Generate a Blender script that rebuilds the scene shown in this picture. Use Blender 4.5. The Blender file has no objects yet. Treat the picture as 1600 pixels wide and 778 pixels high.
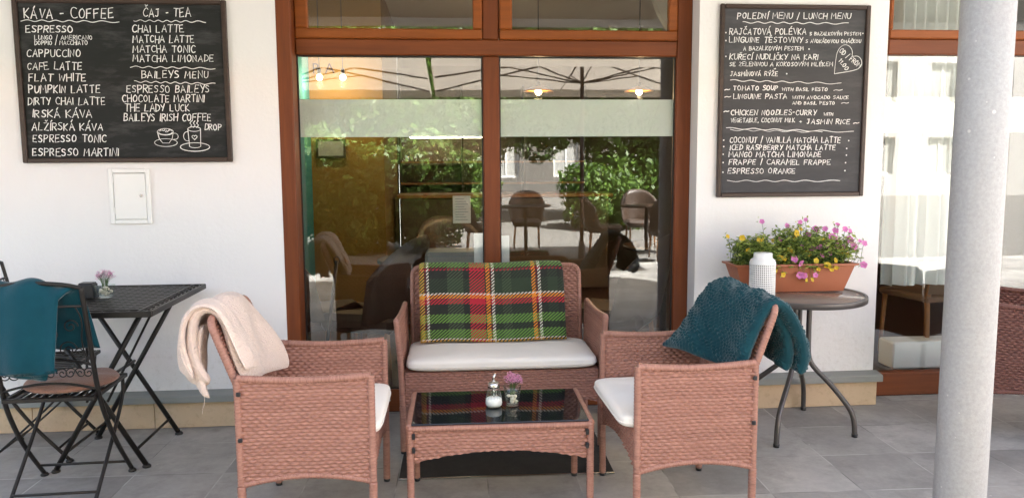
import bpy, math, random
import numpy as np
from mathutils import Vector, Matrix

R = math.radians
PI = math.pi
random.seed(7)
rng = np.random.default_rng(7)
scene = bpy.context.scene
COL = scene.collection

# ------------------------------------------------------------------ camera
cam_d = bpy.data.cameras.new('camera')
cam_d.sensor_fit = 'HORIZONTAL'
cam_d.sensor_width = 36.0
cam_d.lens = 27.45
cam_d.clip_start = 0.05
cam_d.clip_end = 3000
cam = bpy.data.objects.new('camera', cam_d)
COL.objects.link(cam)
YAW, PITCH, ROLL = 0.0847, 0.1099, -0.0057
fw = Vector((math.sin(YAW) * math.cos(PITCH), math.cos(YAW) * math.cos(PITCH), -math.sin(PITCH)))
rt = Vector((math.cos(YAW), -math.sin(YAW), 0))
up = rt.cross(fw)
rt2 = math.cos(ROLL) * rt + math.sin(ROLL) * up
up2 = -math.sin(ROLL) * rt + math.cos(ROLL) * up
M = Matrix((rt2, up2, -fw)).transposed().to_4x4()
M.translation = Vector((0, -4.23, 1.40))
cam.matrix_world = M
scene.camera = cam

# ------------------------------------------------------------------ light
SUN_EL, SUN_AZ = 54.0, 45.0      # azimuth measured from +y towards +x: the sun stands behind the cafe
world = bpy.data.worlds.new('World')
scene.world = world
world.use_nodes = True
wn = world.node_tree
bg = wn.nodes['Background']
sky = wn.nodes.new('ShaderNodeTexSky')
sky.sky_type = 'NISHITA'
sky.sun_disc = False
sky.sun_elevation = R(SUN_EL)
sky.sun_rotation = R(SUN_AZ)
sky.air_density = 1.0
sky.dust_density = 7.0
sky.ozone_density = 0.3
wn.links.new(sky.outputs['Color'], bg.inputs['Color'])
bg.inputs['Strength'].default_value = 0.085
sun_d = bpy.data.lights.new('sun', 'SUN')
sun_d.energy = 5.0
sun_d.angle = R(0.5)
sun_d.color = (1.0, 0.965, 0.92)
sun = bpy.data.objects.new('sun', sun_d)
COL.objects.link(sun)
sd = Vector((math.sin(R(SUN_AZ)) * math.cos(R(SUN_EL)), math.cos(R(SUN_AZ)) * math.cos(R(SUN_EL)), math.sin(R(SUN_EL))))
sun.rotation_euler = sd.to_track_quat('Z', 'Y').to_euler()
scene.view_settings.view_transform = 'Standard'
scene.view_settings.look = 'None'
scene.view_settings.gamma = 1.0
scene.view_settings.exposure = 3.62
scene.view_settings.use_curve_mapping = False
scene.cycles.use_denoising = True
scene.cycles.max_bounces = 10
scene.cycles.transparent_max_bounces = 16
scene.cycles.caustics_reflective = False
scene.cycles.caustics_refractive = False
scene.cycles.sample_clamp_indirect = 6.0

# ------------------------------------------------------------------ materials
def new_mat(name):
    m = bpy.data.materials.new(name)
    m.use_nodes = True
    nt = m.node_tree
    return m, nt, nt.nodes['Principled BSDF'], nt.nodes['Material Output']

def nd(nt, typ, **kw):
    n = nt.nodes.new(typ)
    for k, v in kw.items():
        if k in n.inputs:
            n.inputs[k].default_value = v
        else:
            setattr(n, k, v)
    return n

def mth(nt, op, a, b=None, c=None):
    n = nt.nodes.new('ShaderNodeMath'); n.operation = op
    for i, v in enumerate((a, b, c)):
        if v is None: continue
        if isinstance(v, (int, float)): n.inputs[i].default_value = v
        else: nt.links.new(v, n.inputs[i])
    return n.outputs[0]

def mixc(nt, f, a, b, blend='MIX'):
    n = nt.nodes.new('ShaderNodeMix'); n.data_type = 'RGBA'; n.blend_type = blend
    for s, v in ((n.inputs[0], f), (n.inputs[6], a), (n.inputs[7], b)):
        if isinstance(v, (int, float)): s.default_value = v
        elif isinstance(v, tuple): s.default_value = (*v[:3], 1)
        else: nt.links.new(v, s)
    return n.outputs[2]

def coords(nt, kind='Object', scale=(1, 1, 1), rot=(0, 0, 0), loc=(0, 0, 0)):
    tc = nt.nodes.new('ShaderNodeTexCoord')
    mp = nt.nodes.new('ShaderNodeMapping')
    mp.inputs['Scale'].default_value = scale
    mp.inputs['Rotation'].default_value = rot
    mp.inputs['Location'].default_value = loc
    nt.links.new(tc.outputs[kind], mp.inputs[0])
    return mp.outputs[0]

def noise(nt, vec, scale, detail=4, rough=0.55):
    n = nd(nt, 'ShaderNodeTexNoise', Scale=scale, Detail=detail, Roughness=rough)
    nt.links.new(vec, n.inputs['Vector'])
    return n.outputs['Fac']

def ramp(nt, fac, stops, interp='LINEAR'):
    n = nt.nodes.new('ShaderNodeValToRGB')
    n.color_ramp.interpolation = interp
    e = n.color_ramp.elements
    while len(e) > 1: e.remove(e[-1])
    e[0].position = stops[0][0]; e[0].color = (*stops[0][1], 1)
    for p, c in stops[1:]:
        x = e.new(p); x.color = (*c, 1)
    nt.links.new(fac, n.inputs[0])
    return n.outputs[0]

def bump(nt, height, strength, dist, bsdf):
    b = nd(nt, 'ShaderNodeBump', Strength=strength, Distance=dist)
    nt.links.new(height, b.inputs['Height'])
    nt.links.new(b.outputs[0], bsdf.inputs['Normal'])
    return b

def simple(name, col, rough=0.5, var=0.15, vscale=8.0, bscale=60.0, bstr=0.15, bdist=0.002, metal=0.0, spec=0.5, coat=0.0, kind='Object', sheen=0.0):
    m, nt, p, o = new_mat(name)
    v = coords(nt, kind)
    n1 = noise(nt, v, vscale, 5)
    c = mixc(nt, n1, tuple(x * (1 - var) for x in col), tuple(min(1, x * (1 + var)) for x in col))
    nt.links.new(c, p.inputs['Base Color'])
    n2 = noise(nt, v, bscale, 4)
    r = mth(nt, 'MULTIPLY_ADD', n1, 0.25 * rough, rough * 0.87)
    nt.links.new(r, p.inputs['Roughness'])
    p.inputs['Metallic'].default_value = metal
    p.inputs['Specular IOR Level'].default_value = spec
    p.inputs['Coat Weight'].default_value = coat
    p.inputs['Coat Roughness'].default_value = 0.15
    p.inputs['Sheen Weight'].default_value = sheen
    if bstr: bump(nt, n2, bstr, bdist, p)
    return m

def wood_mat(name, c1, c2, axis='z', rough=0.32, coat=0.3, scale=1.0):
    m, nt, p, o = new_mat(name)
    s = {'z': (16, 16, 0.9), 'x': (0.9, 16, 16), 'y': (16, 0.9, 16)}[axis]
    v = coords(nt, 'Object', tuple(k * scale for k in s))
    n = noise(nt, v, 1.6, 8, 0.62)
    n2 = noise(nt, v, 7.0, 5, 0.6)
    f = mth(nt, 'ADD', mth(nt, 'MULTIPLY', n, 0.75), mth(nt, 'MULTIPLY', n2, 0.25))
    big = noise(nt, coords(nt, 'Object'), 1.3, 3)
    c = ramp(nt, f, [(0.32, c1), (0.52, tuple((a + b) / 2 for a, b in zip(c1, c2))), (0.68, c2)])
    c = mixc(nt, mth(nt, 'MULTIPLY', big, 0.55), c, tuple(x * 0.55 for x in c1))
    nt.links.new(c, p.inputs['Base Color'])
    p.inputs['Roughness'].default_value = rough
    p.inputs['Coat Weight'].default_value = coat
    p.inputs['Coat Roughness'].default_value = 0.2
    p.inputs['Specular IOR Level'].default_value = 0.3
    bump(nt, f, 0.12, 0.003, p)
    return m

def glass_mat(name, tint=(0.93, 0.96, 0.95), ior=1.62, wave=0.0, rough=0.0):
    m, nt, p, o = new_mat(name)
    nt.nodes.remove(p)
    tr = nd(nt, 'ShaderNodeBsdfTransparent'); tr.inputs['Color'].default_value = (*tint, 1)
    gl = nd(nt, 'ShaderNodeBsdfGlossy', Roughness=rough); gl.inputs['Color'].default_value = (1, 1, 1, 1)
    lw = nd(nt, 'ShaderNodeLayerWeight', Blend=0.5)
    f0 = ((ior - 1) / (ior + 1)) ** 2
    fr_ = mth(nt, 'MULTIPLY_ADD', mth(nt, 'POWER', lw.outputs['Facing'], 5.0), 1 - f0, f0)
    mx = nt.nodes.new('ShaderNodeMixShader')
    if wave:
        v = coords(nt, 'Object', (1, 1, 1))
        n = noise(nt, v, 2.2, 2, 0.4)
        n2 = noise(nt, v, 9.0, 2, 0.5)
        h = mth(nt, 'ADD', n, mth(nt, 'MULTIPLY', n2, 0.12))
        b = nd(nt, 'ShaderNodeBump', Strength=1.0, Distance=wave)
        nt.links.new(h, b.inputs['Height'])
        nt.links.new(b.outputs[0], gl.inputs['Normal'])
    nt.links.new(fr_, mx.inputs[0])
    nt.links.new(tr.outputs[0], mx.inputs[1])
    nt.links.new(gl.outputs[0], mx.inputs[2])
    nt.links.new(mx.outputs[0], o.inputs['Surface'])
    return m

def emit_mat(name, col, strength):
    m, nt, p, o = new_mat(name)
    p.inputs['Base Color'].default_value = (*col, 1)
    p.inputs['Emission Color'].default_value = (*col, 1)
    p.inputs['Emission Strength'].default_value = strength
    return m

def plaster_mat(name, col, var=0.03):
    m, nt, p, o = new_mat(name)
    v = coords(nt, 'Object')
    n1 = noise(nt, v, 1.3, 6, 0.6)
    n2 = noise(nt, v, 45, 5, 0.6)
    n3 = noise(nt, coords(nt, 'Object', (3, 3, 0.35)), 2.2, 5, 0.6)
    c = mixc(nt, n1, tuple(x * (1 - var) for x in col), tuple(min(1, x * (1 + var)) for x in col))
    c = mixc(nt, ramp(nt, n3, [(0.55, (0, 0, 0)), (0.8, (0.25, 0.25, 0.25))]), c, tuple(x * 0.9 for x in col))
    sx_ = nt.nodes.new('ShaderNodeSeparateXYZ'); nt.links.new(v, sx_.inputs[0])
    low = ramp(nt, sx_.outputs[2], [(0.20, (1, 1, 1)), (0.62, (0, 0, 0))])
    spl = ramp(nt, noise(nt, v, 30, 6, 0.75), [(0.52, (0, 0, 0)), (0.66, (1, 1, 1))])
    c = mixc(nt, mth(nt, 'MULTIPLY', mth(nt, 'MULTIPLY', low, spl), 0.35), c, tuple(x * k for x, k in zip(col, (0.62, 0.58, 0.52))))
    scf = ramp(nt, noise(nt, coords(nt, 'Object', (1, 1, 7), (0, R(24), 0)), 3.5, 7, 0.72), [(0.66, (0, 0, 0)), (0.72, (1, 1, 1))])
    c = mixc(nt, mth(nt, 'MULTIPLY', scf, 0.16), c, tuple(x * 0.7 for x in col))
    nt.links.new(c, p.inputs['Base Color'])
    p.inputs['Roughness'].default_value = 0.85
    p.inputs['Specular IOR Level'].default_value = 0.25
    h = mth(nt, 'ADD', n2, mth(nt, 'MULTIPLY', noise(nt, v, 6, 3), 1.2))
    bump(nt, h, 0.4, 0.005, p)
    return m

def wicker_mat(name, a, b, dark):
    m, nt, p, o = new_mat(name)
    uv = coords(nt, 'UV')
    sx = nt.nodes.new('ShaderNodeSeparateXYZ'); nt.links.new(uv, sx.inputs[0])
    row = mth(nt, 'FLOOR', mth(nt, 'DIVIDE', sx.outputs[1], 0.0134))
    w = nd(nt, 'ShaderNodeTexWhiteNoise', noise_dimensions='1D')
    nt.links.new(row, w.inputs['W'])
    v2 = coords(nt, 'UV', (14, 90, 1))
    n = noise(nt, v2, 3.0, 4)
    n2 = noise(nt, coords(nt, 'Object'), 5.0, 3)
    f = mth(nt, 'ADD', mth(nt, 'MULTIPLY', w.outputs['Value'], 0.14), mth(nt, 'MULTIPLY', n, 0.86))
    c = ramp(nt, f, [(0.2, dark), (0.45, a), (0.75, b)])
    c = mixc(nt, mth(nt, 'MULTIPLY', n2, 0.35), c, a)
    nt.links.new(c, p.inputs['Base Color'])
    p.inputs['Roughness'].default_value = 0.46
    p.inputs['Specular IOR Level'].default_value = 0.4
    fine = nd(nt, 'ShaderNodeTexWave', Scale=260.0, Distortion=2.0)
    fine.bands_direction = 'Y'
    nt.links.new(uv, fine.inputs['Vector'])
    bump(nt, fine.outputs['Fac'], 0.12, 0.001, p)
    return m

def fabric_mat(name, col, var=0.12, weave=900.0, rough=0.9, sheen=0.3, blot=6.0, bstr=0.3, bdist=0.0015):
    m, nt, p, o = new_mat(name)
    v = coords(nt, 'Object')
    n1 = noise(nt, v, blot, 5, 0.6)
    n2 = noise(nt, v, weave, 2, 0.6)
    n3 = noise(nt, v, weave * 0.12, 3, 0.6)
    c = mixc(nt, n1, tuple(x * (1 - var) for x in col), tuple(min(1, x * (1 + var)) for x in col))
    c = mixc(nt, mth(nt, 'MULTIPLY', n3, 0.4), c, tuple(x * (1 - 1.6 * var) for x in col))
    nt.links.new(c, p.inputs['Base Color'])
    p.inputs['Roughness'].default_value = rough
    p.inputs['Specular IOR Level'].default_value = 0.15
    p.inputs['Sheen Weight'].default_value = sheen
    p.inputs['Sheen Roughness'].default_value = 0.4
    h = mth(nt, 'ADD', n2, n3)
    bump(nt, h, bstr, bdist, p)
    return m

MT = {}
MT['plaster'] = plaster_mat('plaster_white', (0.80, 0.785, 0.775))
MT['plaster_in'] = plaster_mat('plaster_inside', (0.62, 0.56, 0.47))
MT['ochre'] = plaster_mat('plaster_ochre', (0.20, 0.115, 0.026), 0.08)
MT['teal_wall'] = plaster_mat('plaster_teal', (0.03, 0.18, 0.21), 0.08)
MT['dark_wall'] = plaster_mat('plaster_dark', (0.10, 0.075, 0.055), 0.1)
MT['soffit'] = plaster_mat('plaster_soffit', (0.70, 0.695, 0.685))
MT['wood_v'] = wood_mat('stained_wood_upright', (0.135, 0.032, 0.008), (0.24, 0.060, 0.012), 'z', 0.5, 0.04)
MT['wood_h'] = wood_mat('stained_wood_cross', (0.14, 0.035, 0.009), (0.25, 0.064, 0.014), 'x', 0.5, 0.04)
MT['wood_orange'] = wood_mat('stained_wood_sash', (0.22, 0.056, 0.008), (0.37, 0.10, 0.014), 'x', 0.48, 0.05)
MT['wood_dark'] = wood_mat('dark_wood', (0.030, 0.016, 0.010), (0.060, 0.032, 0.018), 'x', 0.4)
MT['board_wood'] = wood_mat('board_frame_wood', (0.038, 0.022, 0.016), (0.075, 0.046, 0.034), 'x', 0.45, 0.1)
MT['glass'] = glass_mat('window_glass', (0.91, 0.935, 0.925), 1.74, 0.0004)
MT['clear'] = glass_mat('clear_glass', (0.95, 0.98, 0.97), 1.5, 0.0)
MT['green_glass'] = glass_mat('green_tinted_glass', (0.955, 0.985, 0.975), 1.45, 0.0)
MT['wicker'] = wicker_mat('pink_brown_wicker', (0.305, 0.146, 0.106), (0.44, 0.235, 0.172), (0.17, 0.078, 0.055))
MT['wicker_shaded'] = wicker_mat('shaded_brown_wicker', (0.16, 0.068, 0.054), (0.235, 0.105, 0.082), (0.085, 0.034, 0.027))  # darker copy of the pink brown wicker, shade put into its colour
MT['cushion'] = fabric_mat('cream_cushion', (0.86, 0.815, 0.735), 0.05, 700, 0.9, 0.1, 3.0, 0.2)
MT['cream'] = fabric_mat('cream_fleece', (0.74, 0.59, 0.495), 0.12, 150, 0.95, 0.4, 9.0, 0.9, 0.007)
MT['teal'] = fabric_mat('teal_fleece', (0.008, 0.066, 0.088), 0.26, 240, 0.95, 0.35, 7.0, 0.5, 0.003)
MT['teal_knit'] = fabric_mat('teal_knit', (0.009, 0.054, 0.068), 0.4, 240, 0.95, 0.35, 7.0, 0.5, 0.003)
MT['pad'] = fabric_mat('dusty_pink_pad', (0.33, 0.175, 0.125), 0.22, 160, 0.95, 0.3, 60.0, 0.9, 0.004)
MT['curtain'] = fabric_mat('white_curtain', (0.82, 0.82, 0.80), 0.03, 500, 0.9, 0.1)
MT['black_metal'] = simple('worn_black_metal', (0.022, 0.019, 0.016), 0.42, 0.5, 26, 90, 0.25, 0.001, 0.35)
MT['black_plastic'] = simple('black_plastic', (0.012, 0.012, 0.013), 0.4, 0.2)
MT['grey_metal'] = simple('grey_brown_metal', (0.095, 0.085, 0.08), 0.38, 0.12, 10, 300, 0.1, 0.0006, 0.5)
MT['chrome'] = simple('dull_chrome', (0.62, 0.60, 0.56), 0.22, 0.1, 20, 60, 0.03, 0.001, 1.0)
MT['white_metal'] = simple('white_enamel', (0.80, 0.80, 0.78), 0.42, 0.03, 8, 40, 0.05)
MT['terracotta'] = simple('terracotta_plastic', (0.36, 0.115, 0.052), 0.5, 0.16, 6, 90, 0.06)
MT['soil'] = simple('potting_soil', (0.03, 0.02, 0.013), 0.95, 0.4, 40, 120, 0.9, 0.01)
MT['sugar'] = simple('white_sugar', (0.85, 0.84, 0.80), 0.8, 0.04, 100, 600, 0.5, 0.001)
MT['pebble'] = simple('pale_pebble', (0.80, 0.71, 0.58), 0.5, 0.25, 30, 80, 0.2)
MT['black_glass'] = simple('black_glass', (0.006, 0.007, 0.009), 0.03, 0.1, 2, 30, 0.0, 0.001, 0.0, 0.38)
MT['ledge'] = simple('grey_ledge_stone', (0.25, 0.26, 0.245), 0.6, 0.12, 4, 60, 0.2, 0.003)
MT['plinth'] = plaster_mat('beige_plinth', (0.60, 0.455, 0.305), 0.16)
MT['seal'] = simple('black_seal', (0.012, 0.011, 0.010), 0.6)
MT['paper'] = simple('white_paper', (0.75, 0.74, 0.72), 0.8, 0.03)
MT['leather'] = simple('dark_brown_leather', (0.055, 0.035, 0.025), 0.42, 0.3, 7, 120, 0.3, 0.002)
MT['grey_throw'] = fabric_mat('grey_throw', (0.42, 0.36, 0.31), 0.2, 200, 0.95, 0.3, 14)
MT['chair_wood'] = wood_mat('chair_wood', (0.30, 0.13, 0.05), (0.45, 0.22, 0.09), 'z', 0.4)
MT['brown_fabric'] = fabric_mat('brown_chair_fabric', (0.20, 0.125, 0.08), 0.2, 200, 0.9, 0.1)
MT['house_white'] = plaster_mat('pale_house_render', (0.50, 0.49, 0.47), 0.05)
MT['mat'] = fabric_mat('charcoal_mat', (0.060, 0.058, 0.055), 0.3, 300, 0.95, 0.0, 12, 0.8, 0.004)
MT['blind'] = simple('pale_blind', (0.42, 0.42, 0.40), 0.4)
MT['lantern_shade'] = simple('grey_hole_shade', (0.16, 0.15, 0.14), 0.5)  # grey stands in for the dimness behind the lantern holes
MT['canopy'] = None
MT['bark'] = simple('bark', (0.085, 0.06, 0.042), 0.9, 0.35, 12, 30, 0.8, 0.02)
MT['pale_stone'] = plaster_mat('pale_render', (0.17, 0.16, 0.145), 0.08)
MT['kerb'] = simple('kerb_stone', (0.36, 0.35, 0.33), 0.8, 0.15, 5, 40, 0.3, 0.004)
MT['stem'] = simple('green_stem', (0.07, 0.13, 0.03), 0.6, 0.25)
MT['chalk'] = simple('chalk_paint', (0.86, 0.86, 0.84), 0.8, 0.06, 60, 100, 0)
MT['slate'] = None
MT['slate_grey'] = None

def slate(name, c1, c2, rough):
    m, nt, p, o = new_mat(name)
    v = coords(nt, 'Object')
    n1 = noise(nt, v, 1.8, 6, 0.6)
    n2 = noise(nt, coords(nt, 'Object', (3, 1, 14), (0, R(25), 0)), 3.0, 5, 0.65)
    f = mth(nt, 'ADD', mth(nt, 'MULTIPLY', n1, 0.6), mth(nt, 'MULTIPLY', n2, 0.4))
    dust = ramp(nt, noise(nt, coords(nt, 'Object', (1.2, 1, 4.5), (0, R(-18), 0)), 2.6, 7, 0.7), [(0.50, (0, 0, 0)), (0.68, (1, 1, 1))])
    cb = mixc(nt, mth(nt, 'MULTIPLY', dust, 0.30), ramp(nt, f, [(0.3, c1), (0.7, c2)]), (0.16, 0.16, 0.16))
    nt.links.new(cb, p.inputs['Base Color'])
    p.inputs['Roughness'].default_value = rough
    p.inputs['Specular IOR Level'].default_value = 0.25
    bump(nt, noise(nt, v, 150, 3), 0.08, 0.001, p)
    return m
MT['slate'] = slate('black_chalkboard', (0.010, 0.011, 0.0105), (0.018, 0.019, 0.018), 0.62)
MT['slate_grey'] = slate('dusty_chalkboard', (0.042, 0.042, 0.045), (0.066, 0.065, 0.069), 0.6)

def leaf_mat(name, c1, c2, trans=0.35):
    m, nt, p, o = new_mat(name)
    g = nt.nodes.new('ShaderNodeNewGeometry')
    v = coords(nt, 'Object')
    n = noise(nt, v, 2.2, 3)
    f = mth(nt, 'ADD', mth(nt, 'MULTIPLY', g.outputs['Random Per Island'], 0.6), mth(nt, 'MULTIPLY', n, 0.4))
    c = ramp(nt, f, [(0.15, c1), (0.8, c2)])
    nt.links.new(c, p.inputs['Base Color'])
    p.inputs['Roughness'].default_value = 0.5
    t = nd(nt, 'ShaderNodeBsdfTranslucent')
    nt.links.new(c, t.inputs['Color'])
    mx = nt.nodes.new('ShaderNodeMixShader'); mx.inputs[0].default_value = trans
    nt.links.new(p.outputs[0], mx.inputs[1]); nt.links.new(t.outputs[0], mx.inputs[2])
    nt.links.new(mx.outputs[0], o.inputs['Surface'])
    return m
MT['leaf'] = leaf_mat('tree_leaf', (0.030, 0.080, 0.010), (0.125, 0.225, 0.035))
MT['leaf_plant'] = leaf_mat('petunia_leaf', (0.19, 0.30, 0.05), (0.52, 0.60, 0.16))
MT['petal_pink'] = leaf_mat('pink_petal', (0.56, 0.08, 0.42), (0.85, 0.32, 0.62), 0.3)
MT['petal_yellow'] = leaf_mat('yellow_petal', (0.80, 0.42, 0.02), (0.85, 0.66, 0.05), 0.3)
MT['petal_small'] = leaf_mat('small_pink_petal', (0.72, 0.18, 0.46), (0.95, 0.66, 0.80), 0.35)

def cloth_translucent(name, col, trans):
    m, nt, p, o = new_mat(name)
    p.inputs['Base Color'].default_value = (*col, 1); p.inputs['Roughness'].default_value = 0.9
    t = nd(nt, 'ShaderNodeBsdfTranslucent'); t.inputs['Color'].default_value = (*col, 1)
    mx = nt.nodes.new('ShaderNodeMixShader'); mx.inputs[0].default_value = trans
    nt.links.new(p.outputs[0], mx.inputs[1]); nt.links.new(t.outputs[0], mx.inputs[2])
    nt.links.new(mx.outputs[0], o.inputs['Surface'])
    n = noise(nt, coords(nt, 'Object'), 40, 4)
    nt.links.new(mixc(nt, n, tuple(x * .92 for x in col), col), p.inputs['Base Color'])
    return m
MT['canopy'] = cloth_translucent('beige_canvas', (0.57, 0.51, 0.435), 0.30)

def frost_mat():
    m, nt, p, o = new_mat('frosted_film')
    p.inputs['Base Color'].default_value = (0.90, 0.92, 0.86, 1)
    p.inputs['Roughness'].default_value = 0.6
    tr = nd(nt, 'ShaderNodeBsdfTransparent')
    mx = nt.nodes.new('ShaderNodeMixShader')
    n = noise(nt, coords(nt, 'Object'), 30, 4)
    nt.links.new(mth(nt, 'MULTIPLY_ADD', n, 0.04, 0.88), mx.inputs[0])
    nt.links.new(tr.outputs[0], mx.inputs[1]); nt.links.new(p.outputs[0], mx.inputs[2])
    nt.links.new(mx.outputs[0], o.inputs['Surface'])
    return m
MT['frost'] = frost_mat()

def paving_mat():
    m, nt, p, o = new_mat('grey_paving_slabs')
    v = coords(nt, 'Object', (1, 1, 1), (0, 0, 0.024), (0.21, 0.318, 0))
    br = nd(nt, 'ShaderNodeTexBrick')
    br.offset = 0.0; br.inputs['Scale'].default_value = 1.0
    br.inputs['Brick Width'].default_value = 0.40; br.inputs['Row Height'].default_value = 0.40
    br.inputs['Mortar Size'].default_value = 0.0035; br.inputs['Mortar Smooth'].default_value = 0.3
    br.inputs['Color1'].default_value = (0, 0, 0, 1); br.inputs['Color2'].default_value = (1, 1, 1, 1)
    br.inputs['Mortar'].default_value = (0.5, 0.5, 0.5, 1); br.inputs['Bias'].default_value = 0.0
    nt.links.new(v, br.inputs['Vector'])
    n1 = noise(nt, v, 2.2, 7, 0.65)
    n2 = noise(nt, v, 24, 6, 0.7)
    n3 = noise(nt, coords(nt, 'Object', (1, 2.4, 1), (0, 0, R(20))), 1.1, 5, 0.65)
    f = mth(nt, 'ADD', mth(nt, 'MULTIPLY', n1, 0.5), mth(nt, 'ADD', mth(nt, 'MULTIPLY', n2, 0.25), mth(nt, 'MULTIPLY', n3, 0.25)))
    c = ramp(nt, f, [(0.33, (0.205, 0.200, 0.190)), (0.5, (0.315, 0.305, 0.288)), (0.66, (0.43, 0.415, 0.388))])
    c = mixc(nt, 0.20, c, br.outputs['Color'], 'OVERLAY')
    st_ = ramp(nt, noise(nt, v, 3.4, 8, 0.75), [(0.50, (0, 0, 0)), (0.62, (1, 1, 1))])
    c = mixc(nt, mth(nt, 'MULTIPLY', st_, 0.30), c, (0.12, 0.115, 0.10))
    scr = noise(nt, coords(nt, 'Object', (1.5, 26, 1), (0, 0, R(38))), 3.0, 4, 0.6)
    c = mixc(nt, ramp(nt, scr, [(0.66, (0, 0, 0)), (0.74, (.35, .35, .35))]), c, (0.46, 0.45, 0.43))
    jn = ramp(nt, noise(nt, v, 2.6, 3), [(0.42, (0.17, 0.165, 0.155)), (0.55, (0.46, 0.45, 0.43))])
    c = mixc(nt, br.outputs['Fac'], c, jn)
    # a few pale specks trodden into the slabs
    vo = nd(nt, 'ShaderNodeTexVoronoi', Scale=9.0); nt.links.new(v, vo.inputs['Vector'])
    sp = mth(nt, 'LESS_THAN', vo.outputs['Distance'], 0.045)
    c = mixc(nt, mth(nt, 'MULTIPLY', sp, mth(nt, 'GREATER_THAN', n1, 0.53)), c, (0.45, 0.44, 0.40))
    nt.links.new(c, p.inputs['Base Color'])
    nt.links.new(mth(nt, 'MULTIPLY_ADD', n1, 0.3, 0.42), p.inputs['Roughness'])
    h = mth(nt, 'SUBTRACT', mth(nt, 'ADD', mth(nt, 'MULTIPLY', n2, 0.35), mth(nt, 'MULTIPLY', n1, 0.6)), mth(nt, 'MULTIPLY', br.outputs['Fac'], 0.7))
    bump(nt, h, 0.45, 0.004, p)
    return m
MT['paving'] = paving_mat()

def cobble_mat():
    m, nt, p, o = new_mat('street_cobbles')
    v = coords(nt, 'Object')
    vo = nd(nt, 'ShaderNodeTexVoronoi', Scale=7.0); vo.feature = 'DISTANCE_TO_EDGE'
    nt.links.new(v, vo.inputs['Vector'])
    v2 = nd(nt, 'ShaderNodeTexVoronoi', Scale=7.0); nt.links.new(v, v2.inputs['Vector'])
    n = noise(nt, v, 0.8, 5)
    base = mixc(nt, n, (0.15, 0.147, 0.14), (0.22, 0.213, 0.20))
    sp_ = nt.nodes.new('ShaderNodeSeparateXYZ'); nt.links.new(v2.outputs['Color'], sp_.inputs[0])
    base = mixc(nt, mth(nt, 'MULTIPLY', sp_.outputs[0], 0.35), base, (0.20, 0.19, 0.175))
    edge = ramp(nt, vo.outputs['Distance'], [(0.02, (1, 1, 1)), (0.08, (0, 0, 0))])
    nt.links.new(mixc(nt, edge, base, (0.13, 0.12, 0.10)), p.inputs['Base Color'])
    p.inputs['Roughness'].default_value = 0.75
    bump(nt, ramp(nt, vo.outputs['Distance'], [(0, (0, 0, 0)), (0.2, (1, 1, 1))]), 0.6, 0.02, p)
    return m
MT['cobble'] = cobble_mat()

def concrete_mat():
    m, nt, p, o = new_mat('column_concrete')
    v = coords(nt, 'Object')
    n1 = noise(nt, coords(nt, 'Object', (1, 1, 0.5)), 3.0, 6, 0.65)
    n2 = noise(nt, v, 90, 4, 0.7)
    n3 = noise(nt, v, 260, 2, 0.6)
    f = mth(nt, 'ADD', mth(nt, 'MULTIPLY', n1, 0.3), mth(nt, 'MULTIPLY', n2, 0.7))
    c = ramp(nt, f, [(0.30, (0.30, 0.295, 0.283)), (0.5, (0.36, 0.353, 0.340)), (0.70, (0.42, 0.413, 0.40))])
    vo = nd(nt, 'ShaderNodeTexVoronoi', Scale=17.0); nt.links.new(v, vo.inputs['Vector'])
    pit = mth(nt, 'LESS_THAN', vo.outputs['Distance'], mth(nt, 'MULTIPLY_ADD', n1, 0.60, -0.245))
    c = mixc(nt, mth(nt, 'MULTIPLY', pit, 0.6), c, (0.66, 0.63, 0.58))
    nt.links.new(c, p.inputs['Base Color'])
    p.inputs['Roughness'].default_value = 0.7
    h = mth(nt, 'SUBTRACT', mth(nt, 'ADD', n2, mth(nt, 'MULTIPLY', n3, 0.4)), mth(nt, 'MULTIPLY', pit, 0.8))
    bump(nt, h, 0.35, 0.003, p)
    return m
MT['concrete'] = concrete_mat()

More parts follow.
